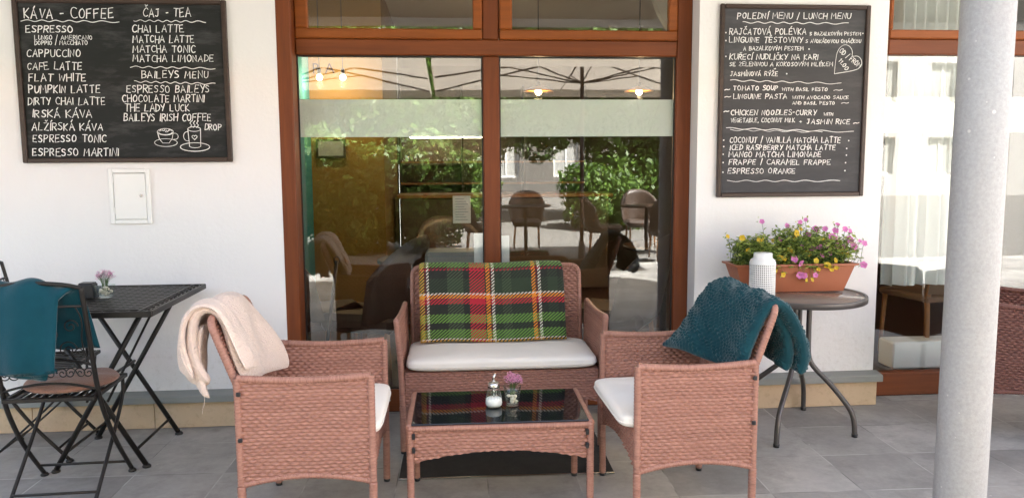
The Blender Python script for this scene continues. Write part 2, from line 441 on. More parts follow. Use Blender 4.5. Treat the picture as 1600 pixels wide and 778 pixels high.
def tartan_mat():
    m, nt, p, o = new_mat('tartan_blanket')
    tc = nt.nodes.new('ShaderNodeTexCoord')
    sx = nt.nodes.new('ShaderNodeSeparateXYZ'); nt.links.new(tc.outputs['UV'], sx.inputs[0])
    wob = noise(nt, tc.outputs['UV'], 9.0, 2)
    u = mth(nt, 'ADD', sx.outputs[0], mth(nt, 'MULTIPLY', mth(nt, 'SUBTRACT', wob, 0.5), 0.008))
    v = mth(nt, 'ADD', sx.outputs[1], mth(nt, 'MULTIPLY', mth(nt, 'SUBTRACT', wob, 0.5), 0.012))
    BK, GG, RD, OR, DR, WH, DG, YL = ((0.020, 0.024, 0.020), (0.060, 0.085, 0.046), (0.46, 0.020, 0.040), (0.75, 0.25, 0.025), (0.14, 0.010, 0.018), (0.66, 0.61, 0.54), (0.030, 0.050, 0.028), (0.55, 0.30, 0.045))
    LG = (0.13, 0.27, 0.048)
    warp = ramp(nt, u, [(0, YL), (.032, DR), (.05, WH), (.064, BK), (.19, GG), (.30, BK), (.34, RD), (.447, BK), (.457, OR), (.484, DR), (.496, WH), (.512, DG), (.57, GG), (.63, DG), (.77, OR), (.797, DR), (.815, WH), (.833, BK), (.88, DG), (.95, BK)], 'CONSTANT')
    weft = ramp(nt, v, [(0, LG), (.068, DR), (.09, RD), (.105, BK), (.2, DG), (.385, WH), (.41, OR), (.455, RD), (.53, BK), (.66, LG), (.77, BK), (.855, LG), (.97, WH), (.985, YL)], 'CONSTANT')
    # diagonal twill: warp and weft threads alternate on slanting lines
    t = mth(nt, 'FRACT', mth(nt, 'MULTIPLY', mth(nt, 'ADD', mth(nt, 'MULTIPLY', sx.outputs[0], 1.55), sx.outputs[1]), 25.0))
    k = mth(nt, 'LESS_THAN', t, 0.52)
    c = mixc(nt, k, warp, weft)
    n = noise(nt, coords(nt, 'UV', (200, 100, 1)), 3, 3)
    c = mixc(nt, mth(nt, 'MULTIPLY', n, 0.35), c, (0.05, 0.04, 0.035))
    nt.links.new(c, p.inputs['Base Color'])
    p.inputs['Roughness'].default_value = 0.9
    p.inputs['Specular IOR Level'].default_value = 0.15
    p.inputs['Sheen Weight'].default_value = 0.12
    bump(nt, mth(nt, 'ADD', mth(nt, 'PINGPONG', t, 0.5), mth(nt, 'MULTIPLY', n, 0.4)), 0.5, 0.003, p)
    return m
MT['tartan'] = tartan_mat()

def table_glass_mat():
    m, nt, p, o = new_mat('rippled_table_glass')
    v = coords(nt, 'Object', (1, 1.6, 1), (0, 0, R(25)))
    n = noise(nt, v, 26, 3, 0.5)
    p.inputs['Base Color'].default_value = (0.20, 0.145, 0.115, 1)
    p.inputs['Roughness'].default_value = 0.12
    p.inputs['Specular IOR Level'].default_value = 0.75
    bump(nt, n, 0.7, 0.004, p)
    return m
MT['table_glass'] = table_glass_mat()

# ------------------------------------------------------------------ mesh helpers
class MB:
    """collects simple shapes and links them as one mesh object"""
    def __init__(self):
        self.v = []; self.f = []; self.uv = {}; self.sm = []
    def add(self, vs, fs, smooth=False, uvs=None):
        b = len(self.v)
        self.v.extend([tuple(map(float, p)) for p in vs])
        for i, f in enumerate(fs):
            if uvs is not None: self.uv[len(self.f)] = [uvs[k] for k in f]
            self.f.append(tuple(b + k for k in f)); self.sm.append(smooth)
        return self
    def box(self, x0, x1, y0, y1, z0, z1, bev=0.0):
        if bev <= 0:
            vs = [(x, y, z) for x in (x0, x1) for y in (y0, y1) for z in (z0, z1)]
            fs = [(0, 1, 3, 2), (4, 6, 7, 5), (0, 4, 5, 1), (2, 3, 7, 6), (0, 2, 6, 4), (1, 5, 7, 3)]
            return self.add(vs, fs)
        b = min(bev, (x1 - x0) * .45, (y1 - y0) * .45, (z1 - z0) * .45)
        vs = []; idx = {}
        for i, x in enumerate((x0, x1)):
            for j, y in enumerate((y0, y1)):
                for k, z in enumerate((z0, z1)):
                    sx, sy, sz = (1 - 2 * i), (1 - 2 * j), (1 - 2 * k)
                    idx[i, j, k] = len(vs)
                    vs += [(x, y + sy * b, z + sz * b), (x + sx * b, y, z + sz * b), (x + sx * b, y + sy * b, z)]
        F = []
        for a in range(3):
            for s in (0, 1):
                o = [q for q in range(3) if q != a]
                ring = []
                for p, q in ((0, 0), (1, 0), (1, 1), (0, 1)):
                    key = [0, 0, 0]; key[a] = s; key[o[0]] = p; key[o[1]] = q
                    ring.append(idx[tuple(key)] + a)
                F.append(tuple(ring))
        for a in range(3):
            o = [q for q in range(3) if q != a]
            for p in (0, 1):
                for q in (0, 1):
                    k0 = [0, 0, 0]; k1 = [0, 0, 0]; k0[a] = 0; k1[a] = 1
                    for kk in (k0, k1): kk[o[0]] = p; kk[o[1]] = q
                    i0, i1 = idx[tuple(k0)], idx[tuple(k1)]
                    F.append((i0 + o[0], i0 + o[1], i1 + o[1], i1 + o[0]))
        for key in idx.values(): F.append((key, key + 1, key + 2))
        return self.add(vs, F)
    def tube(self, pts, r, n=8, closed=False, smooth=True, caps=True, flat=None):
        pts = [Vector(p) for p in pts]
        m = len(pts)
        rs = r if hasattr(r, '__len__') else [r] * m
        prev = None; vs = []
        for i, p in enumerate(pts):
            if closed: t = (pts[(i + 1) % m] - pts[i - 1])
            else: t = pts[min(i + 1, m - 1)] - pts[max(i - 1, 0)]
            t.normalize()
            if prev is None:
                a = Vector((0, 0, 1)) if abs(t.z) < .9 else Vector((1, 0, 0))
                nn = (a - t * a.dot(t)).normalized()
            else:
                nn = prev - t * prev.dot(t)
                nn = nn.normalized() if nn.length > 1e-6 else prev
            prev = nn; bb = t.cross(nn)
            for k in range(n):
                an = 2 * PI * (k + .5) / n
                sc = flat if flat else 1.0
                vs.append(p + nn * math.cos(an) * rs[i] + bb * math.sin(an) * rs[i] * sc)
        fs = []
        for i in range(m if closed else m - 1):
            j = (i + 1) % m
            for k in range(n):
                l = (k + 1) % n
                fs.append((i * n + k, i * n + l, j * n + l, j * n + k))
        if not closed and caps:
            fs.append(tuple(reversed(range(n)))); fs.append(tuple((m - 1) * n + k for k in range(n)))
        return self.add(vs, fs, smooth)
    def lathe(self, prof, cx=0, cy=0, cz=0, n=32, smooth=True, squash=None):
        vs = []; m = len(prof)
        for r, z in prof:
            for k in range(n):
                a = 2 * PI * k / n
                vs.append((cx + r * math.cos(a), cy + r * math.sin(a), cz + z))
        fs = []
        for i in range(m - 1):
            for k in range(n):
                l = (k + 1) % n
                fs.append((i * n + k, i * n + l, (i + 1) * n + l, (i + 1) * n + k))
        return self.add(vs, fs, smooth)
    def ball(self, c, r, n=8, m=6):
        rr = r if hasattr(r, '__len__') else (r, r, r)
        vs = []
        for i in range(m + 1):
            th = PI * i / m
            for k in range(n):
                a = 2 * PI * k / n
                vs.append((c[0] + rr[0] * math.sin(th) * math.cos(a), c[1] + rr[1] * math.sin(th) * math.sin(a), c[2] + rr[2] * math.cos(th)))
        fs = [(i * n + k, (i + 1) * n + k, (i + 1) * n + (k + 1) % n, i * n + (k + 1) % n) for i in range(m) for k in range(n)]
        return self.add(vs, fs, True)
    def grid(self, P, smooth=True, uvs=None, flip=False):
        ns, nt = P.shape[:2]
        fs = []
        for i in range(ns - 1):
            for j in range(nt - 1):
                q = (i * nt + j, (i + 1) * nt + j, (i + 1) * nt + j + 1, i * nt + j + 1)
                fs.append(q[::-1] if flip else q)
        U = None if uvs is None else [tuple(x) for x in np.asarray(uvs).reshape(-1, 2)]
        return self.add(P.reshape(-1, 3), fs, smooth, U)
    def prism(self, pts, a0, a1, axis='y'):
        """outline of 2-D points pushed through from a0 to a1"""
        n = len(pts)
        mk = {'y': lambda p, a: (p[0], a, p[1]), 'x': lambda p, a: (a, p[0], p[1]), 'z': lambda p, a: (p[0], p[1], a)}[axis]
        vs = [mk(p, a0) for p in pts] + [mk(p, a1) for p in pts]
        fs = [tuple(range(n)), tuple(reversed(range(n, 2 * n)))] + [(i, i + n, (i + 1) % n + n, (i + 1) % n) for i in range(n)]
        return self.add(vs, fs)
    def build(self, name, mat, parent=None, bevel=0.0):
        me = bpy.data.meshes.new(name)
        me.from_pydata(self.v, [], self.f)
        me.polygons.foreach_set('use_smooth', self.sm)
        if self.uv:
            lay = me.uv_layers.new(name='UVMap')
            flat = []
            for i, f in enumerate(self.f):
                for q in self.uv.get(i, [(0, 0)] * len(f)): flat.extend((float(q[0]), float(q[1])))
            lay.data.foreach_set('uv', flat)
        me.materials.append(MT[mat] if isinstance(mat, str) else mat)
        me.validate(); me.update()
        import bmesh
        bm = bmesh.new(); bm.from_mesh(me)
        if len(bm.faces) < 60000: bmesh.ops.recalc_face_normals(bm, faces=bm.faces)
        bm.to_mesh(me); bm.free()
        ob = bpy.data.objects.new(name, me)
        COL.objects.link(ob)
        if parent: ob.parent = parent
        if bevel:
            md = ob.modifiers.new('soft_edges', 'BEVEL'); md.width = bevel; md.segments = 2; md.limit_method = 'ANGLE'
        return ob

def tag(o, label=None, cat=None, group=None, kind=None):
    if label: o['label'] = label
    if cat: o['category'] = cat
    if group: o['group'] = group
    if kind: o['kind'] = kind
    return o

def thing(name, loc, label, cat, group=None, rz=0.0):
    o = bpy.data.objects.new(name, None)
    o.empty_display_size = 0.1
    COL.objects.link(o)
    o.location = loc; o.rotation_euler = (0, 0, rz)
    return tag(o, label, cat, group)

def dup(o, loc=None, rz=None, label=None, group=None, parent=None):
    c = o.copy(); COL.objects.link(c)
    if parent: c.parent = parent
    if loc is not None: c.location = loc
    if rz is not None: c.rotation_euler = (0, 0, rz)
    if label: c['label'] = label
    if group: c['group'] = group
    for ch in list(o.children): dup(ch, parent=c)
    return c

def chaikin(p, it=2, closed=False):
    p = [np.array(q, float) for q in p]
    for _ in range(it):
        q = [] if closed else [p[0]]
        for i in range(len(p) if closed else len(p) - 1):
            a, b = p[i], p[(i + 1) % len(p)]
            q += [a * .75 + b * .25, a * .25 + b * .75]
        if not closed: q.append(p[-1])
        p = q
    return p

def resample(p, n):
    p = np.array(p, float)
    d = np.concatenate([[0], np.cumsum(np.linalg.norm(np.diff(p, axis=0), axis=1))])
    t = np.linspace(0, d[-1], n)
    return np.stack([np.interp(t, d, p[:, k]) for k in range(p.shape[1])], 1)

def normals(P):
    a = np.gradient(P, axis=0); b = np.gradient(P, axis=1)
    n = np.cross(a, b)
    return n / (np.linalg.norm(n, axis=2, keepdims=True) + 1e-9)

# ------------------------------------------------------------------ woven rattan
ROW, CELL, AMP = 0.0134, 0.032, 0.0088
def weave(u, v):
    v = v + 0.0014 * np.sin(u * 17.0 + 3.1 * np.sin(v * 9)) + 0.0007 * np.sin(u * 53.0)
    row = np.floor(v / ROW)
    fv = v / ROW - row
    prof = np.sqrt(np.clip(1 - ((2 * fv - 1) / 0.82) ** 2, 0, 1))
    jit = np.sin(row * 12.9898) * 0.06 + 0.07 * np.sin(u * 21 + row)
    wav = 0.5 + 0.5 * np.cos(2 * PI * (u / CELL + 0.5 * (row % 2) + jit))
    hv = 0.86 + 0.28 * np.abs(np.sin(row * 78.233 + np.floor(u / CELL + .5 * (row % 2)) * 3.7))
    return AMP * (prof * hv * (0.02 + 0.98 * wav) - 0.25)

def wicker(name, fn, lu, lv, parent, mat='wicker', du=0.0052, dv=0.0017, t=0.004):
    """fn(a, b) with a, b in 0..1 -> points (numpy) and (u, v) in metres; both faces are woven"""
    nu = max(4, int(lu / du)); nv = max(4, int(lv / dv))
    A, B = np.meshgrid(np.linspace(0, 1, nu), np.linspace(0, 1, nv), indexing='ij')
    P, U, V = fn(A, B)
    N = normals(P)
    h = weave(U, V)[..., None]
    mb = MB()
    uv = np.stack([U, V], 2)
    F = P + N * (t + h); K = P - N * (t + h)
    mb.grid(F, True, uv); mb.grid(K, True, uv, flip=True)
    n2 = nu * nv
    loop = [i * nv for i in range(nu)] + [(nu - 1) * nv + j for j in range(1, nv)] + [i * nv + nv - 1 for i in range(nu - 2, -1, -1)] + [j for j in range(nv - 2, 0, -1)]
    uvf = uv.reshape(-1, 2)
    for a, b in zip(loop, loop[1:] + loop[:1]):
        mb.uv[len(mb.f)] = [tuple(uvf[a]), tuple(uvf[b]), tuple(uvf[b]), tuple(uvf[a])]
        mb.f.append((a, b, n2 + b, n2 + a)); mb.sm.append(False)
    return mb.build(name, mat, parent)

def wrapped(mb, pts, r, pitch=0.013, n=8, bump_=0.0016):
    """a tube wound with a strand: its radius ripples along the length"""
    d = np.linalg.norm(np.diff(np.array(pts, float), axis=0), axis=1).sum()
    m = max(4, int(d / (pitch / 4)))
    q = resample(pts, m)
    s = np.linspace(0, d, m)
    rr = r + bump_ * np.abs(np.sin(PI * s / pitch))
    b = len(mb.f)
    mb.tube([Vector(x) for x in q], list(rr), n)
    k = len(mb.f) - b
    for i in range(k):
        seg = min(i // n, m - 1)
        mb.uv[b + i] = [(0.02 * (i % n), s[seg])] * len(mb.f[b + i])
    return mb

def rattan_seat(name, loc, rz, W, D, label, cat, mat='wicker', zarm=0.637, ztop=0.845, flare=0.0, rec=0.37, group=None):
    """faces +x; W is the outer width across y, D the depth of the arm panels along x"""
    t = thing(name, loc, label, cat, group, rz)
    hx, hw = D / 2 - 0.005, W / 2 - 0.014
    zb = 0.237
    for s in (-1, 1):
        def side(a, b, s=s):
            x = -hx + 2 * hx * a
            z0 = zb + 0.032 * (1 - (2 * a - 1) ** 2)
            z1 = zarm - 0.006 - 0.012 * np.sin(PI * a)
            z = z0 + (z1 - z0) * b
            y = s * (hw + flare * np.clip((z - .3) / .35, 0, 1) * (0.35 + 0.65 * a))
            return np.stack([x, y, z], 2), x, z
        wicker('side_panel', side, D, zarm - zb, t, mat)
        fr = MB()
        top = [(-hx + 2 * hx * a, s * (hw + flare * (0.35 + 0.65 * a)), zarm - 0.012 * math.sin(PI * a)) for a in np.linspace(0, 1, 12)]
        wrapped(fr, top, 0.0125)
        wrapped(fr, [(hx, s * hw, zb), (hx, s * (hw + flare * .2), .42), (hx, s * (hw + flare), zarm)], 0.0135)
        wrapped(fr, [(-hx, s * hw, zb), (-hx, s * (hw + flare * .35), zarm)], 0.0125)
        wrapped(fr, [(-hx + 2 * hx * a, s * hw, zb + .032 * (1 - (2 * a - 1) ** 2)) for a in np.linspace(0, 1, 12)], 0.010)
        fr.build('arm_frame', mat, t)
        for x in (hx, -hx):
            lg = MB()
            wrapped(lg, [(x, s * hw, zb - 0.002), (x * 0.99, s * hw, 0.012)], 0.0145, n=10)
            l = lg.build('leg', mat, t)
            ft = MB(); ft.lathe([(0.0, 0.0), (0.0135, 0.0), (0.0145, 0.014), (0.0, 0.014)], x * 0.99, s * hw, 0, 12)
            ft.build('foot', 'black_plastic', l)
        for z in (zarm - 0.055, zb + 0.175):
            br = MB()
            br.box(-hx - 0.002, -hx + 0.014, s * hw + s * 0.012 - 0.006, s * hw + s * 0.012 + 0.006, z - 0.008, z + 0.008, 0.003)

            br.build('bracket', 'black_plastic', t)
    bw = W / 2 - 0.045
    xb = -hx + 0.01
    def backline(z):
        return xb - rec * np.clip(z - 0.60, 0, None) - 0.08 * np.clip(z - .38, 0, .22)
    rad = 0.045
    def back(a, b):
        y = -bw + 2 * bw * a
        edge = np.clip(np.abs(y) - (bw - rad), 0, rad)
        z1 = ztop - (rad - np.sqrt(rad ** 2 - edge ** 2)) * 0.8
        z = 0.36 + (z1 - 0.36) * b
        return np.stack([backline(z), y, z], 2), y + 0.011, z
    wicker('back_panel', back, W - .09, ztop - .36, t, mat)
    fr = MB()
    path = []
    for z in np.linspace(0.36, ztop - rad, 8): path.append((float(backline(z)), -bw, z))
    for q in np.linspace(0, PI / 2, 6)[1:]: path.append((float(backline(ztop - rad + rad * math.sin(q))), -bw + rad - rad * math.cos(q), ztop - rad + .8 * rad * math.sin(q) + .2 * rad * math.sin(q)))
    path += [(p[0], -p[1], p[2]) for p in reversed(path)]
    wrapped(fr, path, 0.0125)
    fr.build('back_frame', mat, t)
    for x, nm in ((hx - 0.004, 'front_apron'), (-hx + 0.004, 'rear_apron')):
        def apron(a, b, x=x):
            y = -(hw - .012) + 2 * (hw - .012) * a
            z0 = zb - 0.005 + 0.05 * (1 - (2 * a - 1) ** 2)
            z = z0 + (0.398 - z0) * b
            return np.stack([np.full_like(y, x), y, z], 2), y, z
        wicker(nm, apron, 2 * hw, .165, t, mat)
    dk = MB(); dk.box(-hx + .012, hx - .012, -hw + .012, hw - .012, 0.380, 0.398)
    dk.build('seat_deck', mat, t)
    return t

def cushion(name, loc, rz, L, W, T, label, group=None, pull=0.0):
    """a soft rounded slab: L along x, W along y"""
    n, m = 40, 48
    mb = MB()
    def sq(c, p): return np.sign(c) * np.abs(c) ** p
    th = np.linspace(-PI / 2, PI / 2, n); ph = np.linspace(0, 2 * PI, m + 1)
    A, B = np.meshgrid(th, ph, indexing='ij')
    ca = sq(np.cos(A), 0.22)
    x = L / 2 * ca * sq(np.cos(B), 0.20); y = W / 2 * ca * sq(np.sin(B), 0.20)
    z = T / 2 * sq(np.sin(A), 0.55)
    rx, ry = np.abs(x) / (L / 2), np.abs(y) / (W / 2)
    crown = (1 - rx ** 3) * (1 - ry ** 3)
    z = z + np.sign(np.sin(A)) * 0.005 * crown + (0.0038 * np.sin(11 * x + 5 * y) + 0.0026 * np.sin(23 * y - 9 * x + 1) + 0.0018 * np.sin(41 * x + 17 * y) + 0.0012 * np.sin(63 * y + 30 * x * x)) * crown
    z = np.where(z < 0, np.maximum(z, -T / 2), z)
    P = np.stack([x, y, z + T / 2], 2)
    mb.grid(P, True)
    c = mb.build(name, 'cushion')
    pp = MB(); k = n // 2 - 1; pp.tube([P[k, j] * np.array([1.003, 1.003, 1]) for j in range(m)], .0022, 5, closed=True); pp.build('piping', 'cushion', c)
    c.location = loc; c.rotation_euler = (0, 0, rz)
    return tag(c, label, 'cushion', group)

def cloth(name, P, mat, th=0.02, amp=0.004, seed=0, parent=None, freq=(9, 14), uv=None, edge=0.08, rows=None):
    """P: ns x nt x 3 mid-surface. Makes one closed soft body round it with folds."""
    r = np.random.default_rng(seed)
    ns, nt = P.shape[:2]
    S, T = np.meshgrid(np.linspace(0, 1, ns), np.linspace(0, 1, nt), indexing='ij')
    N = normals(P)
    w = np.zeros_like(S)
    for k in range(9):
        a, b, c = r.uniform(0.3, 1, 1) * freq[0] * r.choice([-1, 1]), r.uniform(0.3, 1) * freq[1], r.uniform(0, 6.28)
        w += r.uniform(.3, 1) * np.sin(a * S + b * T + c + 0.9 * np.sin(5 * S + k))
    P = P + N * (amp * w / 2.2)[..., None]
    def prof(x): return np.clip(np.minimum(x, 1 - x) / edge, 0, 1)
    q = np.minimum(prof(S), prof(T))
    q = np.sqrt(np.clip(1 - (1 - q) ** 2, 0, 1))
    tex = 0 if rows is None else rows(S, T) * q
    hi = P + N * (th / 2 * q + tex)[..., None]
    lo = P - N * (th / 2 * q + tex)[..., None]
    mb = MB()
    mb.grid(hi, True, uv); mb.grid(lo, True, uv, flip=True)
    return mb.build(name, mat, parent)

# ------------------------------------------------------------------ hand lettering
GL = {
 'A': '0,0 1.9,6 4,0;.8,2.1 3.3,2.2', 'B': '0,0 .1,6;.1,5.9 2.6,5.9 3.2,4.7 2.3,3.3 .2,3.1;2.3,3.2 3.7,2.2 3.2,.3 0,0', 'C': '3.6,5.1 2.4,6 .8,5.2 0,3 .7,.6 2.2,0 3.6,.8',
 'D': '0,0 .2,6;.0,5.9 2.4,5.6 3.8,3.4 3,.9 .0,0', 'E': '3.2,6 .1,5.9 0,0 3.3,.1;0,3 2.6,3.1', 'F': '3.3,6 .1,5.8 0,0;0,3 2.6,3.2',
 'G': '3.6,5.2 2.2,6 .6,5 0,2.8 .8,.4 2.6,0 3.7,1.2 3.7,2.8 2.2,2.8', 'H': '0,6 0,0;3.6,6 3.5,0;0,3 3.6,3.2', 'I': '.4,6 .3,0', 'J': '.8,6 3,6;2.3,6 2.3,1.3 1.4,0 .1,.8',
 'K': '0,6 .1,0;3.2,6 .1,2.7 3.4,0', 'L': '.1,6 0,0 3,.1', 'M': '0,0 .5,6 2.2,2.2 4,6 4.5,0', 'N': '0,0 .2,6 3.4,0 3.6,6', 'O': '1.9,6 .5,5.1 0,3 .6,.8 1.9,0 3.3,.9 3.8,3 3.2,5.1 1.9,6',
 'P': '0,0 .1,6;.1,5.9 2.7,5.9 3.4,4.4 2.4,2.9 .1,2.7', 'R': '0,0 .1,6;.1,5.9 2.7,5.9 3.3,4.5 2.4,3.1 .2,2.9;1.2,2.9 3.4,0', 'S': '3.2,5.2 2,6 .4,5.3 .5,3.8 2.6,2.8 3.3,1.4 2,.1 .1,.7',
 'T': '0,5.9 3.8,6;1.9,6 1.9,0', 'U': '0,6 .1,1.6 1.3,0 2.8,.5 3.5,2 3.5,6', 'V': '0,6 1.8,0 3.7,6', 'W': '0,6 1.1,0 2.4,4.4 3.7,0 5,6', 'X': '0,0 3.5,6;0,6 3.5,0', 'Y': '0,6 1.8,3;3.6,6 1.4,0',
 'Z': '0,6 3.4,5.9 .1,.1 3.5,0', '/': '.3,-.7 1.7,6.8', '-': '.2,3 2,3.1', '+': '.2,3 2.8,3;1.5,1.7 1.5,4.3', ',': '.8,.4 .2,-1', '.': '.2,.1 .5,.5', '~': '0,2 .9,3.4 2.2,2.2 3.2,3.4', '1': '.2,4.5 1.3,6 1.2,0', '0': '1.6,6 .3,5 0,3 .5,.6 1.6,0 2.8,1 3,3 2.6,5.2 1.6,6',
}
WIDE = {'M': 5.6, 'W': 6.0, 'I': 1.7, 'O': 4.9, 'T': 4.7, 'A': 4.9, ' ': 3.2, '/': 3.0, '-': 3.2, ',': 1.9, '.': 1.6, '+': 4.0, '~': 4.0, '1': 2.6, '0': 4.0}
ROUND = set('BCDGJOPRSU~0')
ACC = {'Á': ('A', '2,6.8 2.9,8.2'), 'Í': ('I', '.3,6.9 1.3,8.3'), 'Ž': ('Z', '.9,8.1 1.7,7 2.7,8.2'), 'Č': ('C', '1.2,8.1 2,7 3,8.2'), 'Ě': ('E', '.8,8.1 1.6,7 2.6,8.2'), 'É': ('E', '1.6,6.9 2.6,8.2'), 'Ř': ('R', '.8,8.1 1.6,7 2.6,8.2'), 'Ý': ('Y', '1.8,6.9 2.8,8.2')}

def ribbon(mb, pts, y, w, th=0.0012):
    """a painted stroke: thin raised band along 2-D points (x, z), facing -y"""
    p = np.array(pts, float); n = len(p)
    if n < 2: return
    t = np.gradient(p, axis=0); L = np.linalg.norm(t, axis=1, keepdims=True) + 1e-9; t = t / L
    p[0] -= t[0] * w * .35; p[-1] += t[-1] * w * .35
    k = np.stack([-t[:, 1], t[:, 0]], 1) * (w / 2)
    k = k * (0.86 + 0.26 * np.sin(np.linspace(0, 2.6, n) + p[0, 0] * 400) + 0.08 * np.sin(np.arange(n) * 2.3))[:, None]
    a, b = p + k, p - k
    vs = [(q[0], y - th, q[1]) for q in a] + [(q[0], y - th, q[1]) for q in b] + [(q[0], y, q[1]) for q in a] + [(q[0], y, q[1]) for q in b]
    fs = []
    for i in range(n - 1):
        fs += [(i, i + 1, n + i + 1, n + i), (2 * n + i, 2 * n + i + 1, i + 1, i), (n + i, n + i + 1, 3 * n + i + 1, 3 * n + i)]
    mb.add(vs, fs)

def letter_line(mb, text, x0, z0, x1, z1, h, wt, y, rnd, slant=0.07):
    tot = sum(WIDE.get(ACC[c][0] if c in ACC else c, 4.4) for c in text) - .7
    L = math.hypot(x1 - x0, z1 - z0); sx = L / tot; sz = h / 6
    ux, uz = (x1 - x0) / L, (z1 - z0) / L
    cur = 0.0
    for c in text:
        base, acc = ACC.get(c, (c, None))
        w = WIDE.get(base, 4.4)
        if base in GL:
            rot, dy, sc = rnd.gauss(0, .035), rnd.gauss(0, .16), 1 + rnd.gauss(0, .05)
            sl = slant + rnd.gauss(0, .03)
            for j, st in enumerate(GL[base].split(';') + ([acc] if acc else [])):
                p = [tuple(map(float, q.split(','))) for q in st.split()]
                p = [(a + rnd.gauss(0, .12), b + rnd.gauss(0, .14)) for a, b in p]
                if base in ROUND and len(p) > 3: p = chaikin(p, 2)
                o = []
                for a, b in p:
                    a, b = a * sc, b * sc + dy
                    a2 = a * .9 + sl * b - rot * b; b2 = b + rot * a
                    lx, lz = (cur + a2) * sx, b2 * sz
                    o.append((x0 + lx * ux - lz * uz, z0 + lx * uz + lz * ux))
                ribbon(mb, o, y, 0.0043 * wt)
        cur += w

def wavy(mb, a, b, y, w, n=6, amp=0.0045, rnd=random):
    m = n * 8; pts = []
    ph = rnd.uniform(0, 6)
    for i in range(m + 1):
        f = i / m
        pts.append((a[0] + (b[0] - a[0]) * f, a[1] + (b[1] - a[1]) * f + amp * math.sin(2 * PI * n * f * (1 + .15 * math.sin(3 * f)) + ph)))
    ribbon(mb, pts, y, w)

# ================================================================== SETTING
pv = MB(); pv.box(-40, 40, -6.0, 0.6, -0.30, 0.0); tag(pv.build('pavement', 'paving'), kind='structure')
kb = MB(); kb.box(-40, 40, -6.16, -6.003, -0.30, 0.006, 0.015); tag(kb.build('kerb', 'kerb'), kind='structure')
st = MB(); st.add([(-400, -600, -0.12), (400, -600, -0.12), (400, -6.1, -0.12), (-400, -6.1, -0.12)], [(0, 1, 2, 3)])
tag(st.build('street', 'cobble'), kind='structure')
gd = MB(); gd.add([(-900, -900, -0.31), (900, -900, -0.31), (900, 900, -0.31), (-900, 900, -0.31)], [(0, 1, 2, 3)])
tag(gd.build('ground', 'kerb'), kind='structure')

# ------------------------------------------------------------------ the cafe
cafe = thing('cafe_building', (0, 0, 0), 'white plastered cafe front with wood framed glass doors, window and low stone ledge', 'building')
w = MB()
w.box(-9, -0.862, 0, 0.3, 0, 3.05)
w.box(-0.862, 1.385, 0, 0.3, 2.80, 3.05)
w.box(1.385, 2.455, 0, 0.3, 0, 3.05)
w.box(2.455, 5.2, 0, 0.3, 2.80, 3.05)
w.box(5.2, 6.9, 0, 0.3, 0, 3.05)
wall = w.build('wall', 'plaster', cafe)
up_ = MB(); up_.box(-9, 6.9, 0, 6.2, 3.3, 9.5); up_.build('upper_storey', 'plaster', cafe)
sf = MB(); sf.box(-9, 6.9, -1.98, 6.2, 3.05, 3.30); sf.box(-9, 6.9, -1.98, -1.60, 2.49, 3.049); sf.build('arcade_ceiling', 'soffit', cafe)  # second box: unseen lintel added so the fanlights reflect something dim
for (x0, x1) in ((-9, -0.89), (1.405, 2.462), (5.22, 6.9)):
    p = MB(); p.box(x0, x1, -0.040, 0.0, 0.0, 0.145)
    # joints of the cladding are real gaps: laid as separate slabs a few millimetres apart
    pm = MB(); x = x0
    while x < x1 - 0.02:
        e = min(x + 0.62, x1); pm.box(x, e - 0.003, -0.042, 0.0, 0.002, 0.143, 0.002); x = e
    pl = pm.build('plinth', 'plinth', cafe)
    lm = MB(); lm.prism([(-0.078, 0.147), (-0.078, 0.180), (-0.070, 0.186), (0.0, 0.197), (0.0, 0.147)], x0, x1 + 0.012, 'x')
    lm.build('ledge', 'ledge', pl, 0.002)

# glazed doors
FY = 0.12
def bar(mb, x0, x1, z0, z1, y0=FY, y1=FY + 0.06, bev=0.006): mb.box(x0, x1, y0, y1, z0, z1, bev)
fv = MB()
bar(fv, -0.866, -0.787, 0.002, 2.80, FY - 0.118, FY + 0.07)
door = fv.build('glazed_door', 'wood_v', cafe)
b = MB(); bar(b, 1.297, 1.3845, 0.002, 2.80, FY, FY + 0.07); b.build('jamb', 'wood_v', door)
for z0, z1 in ((0.129, 1.978), (2.066, 2.80)):
    b = MB(); bar(b, 0.214, 0.305, z0, z1); b.build('mullion', 'wood_v', door)
tag(door, 'double glazed door in red brown stained wood')
b = MB(); bar(b, -0.786, 1.296, 0.002, 0.127, FY - 0.006); b.build('bottom_rail', 'wood_h', door)
b = MB(); bar(b, -0.786, 1.296, 1.980, 2.064, FY - 0.012); b.build('transom', 'wood_h', door)
b = MB(); b.lathe([(0, 0), (0.006, 0), (0.006, 0.004), (0, 0.004)], 0, 0, 0, 10)
bo = b.build('bolt_head', 'chrome', door); bo.rotation_euler = (R(90), 0, 0); bo.location = (-0.33, FY - 0.007, 0.07)
for x0, x1 in ((-0.786, 0.213), (0.306, 1.296)):
    s = MB(); g = 0.050
    bar(s, x0 + 0.001, x1 - 0.001, 2.0655, 2.118, FY - 0.020, FY + 0.03)
    bar(s, x0 + 0.001, x1 - 0.001, 2.70, 2.755, FY - 0.020, FY + 0.03)
    bar(s, x0 + 0.001, x0 + g + .02, 2.119, 2.699, FY - 0.018, FY + 0.03); bar(s, x1 - g, x1 - 0.001, 2.119, 2.699, FY - 0.018, FY + 0.03)
    so = s.build('fanlight', 'wood_orange', door)
    pm = MB(); pm.box(x0 + 0.06, x1 - 0.04, FY + 0.004, FY + 0.010, 2.11, 2.71); pm.build('pane', 'glass', so)
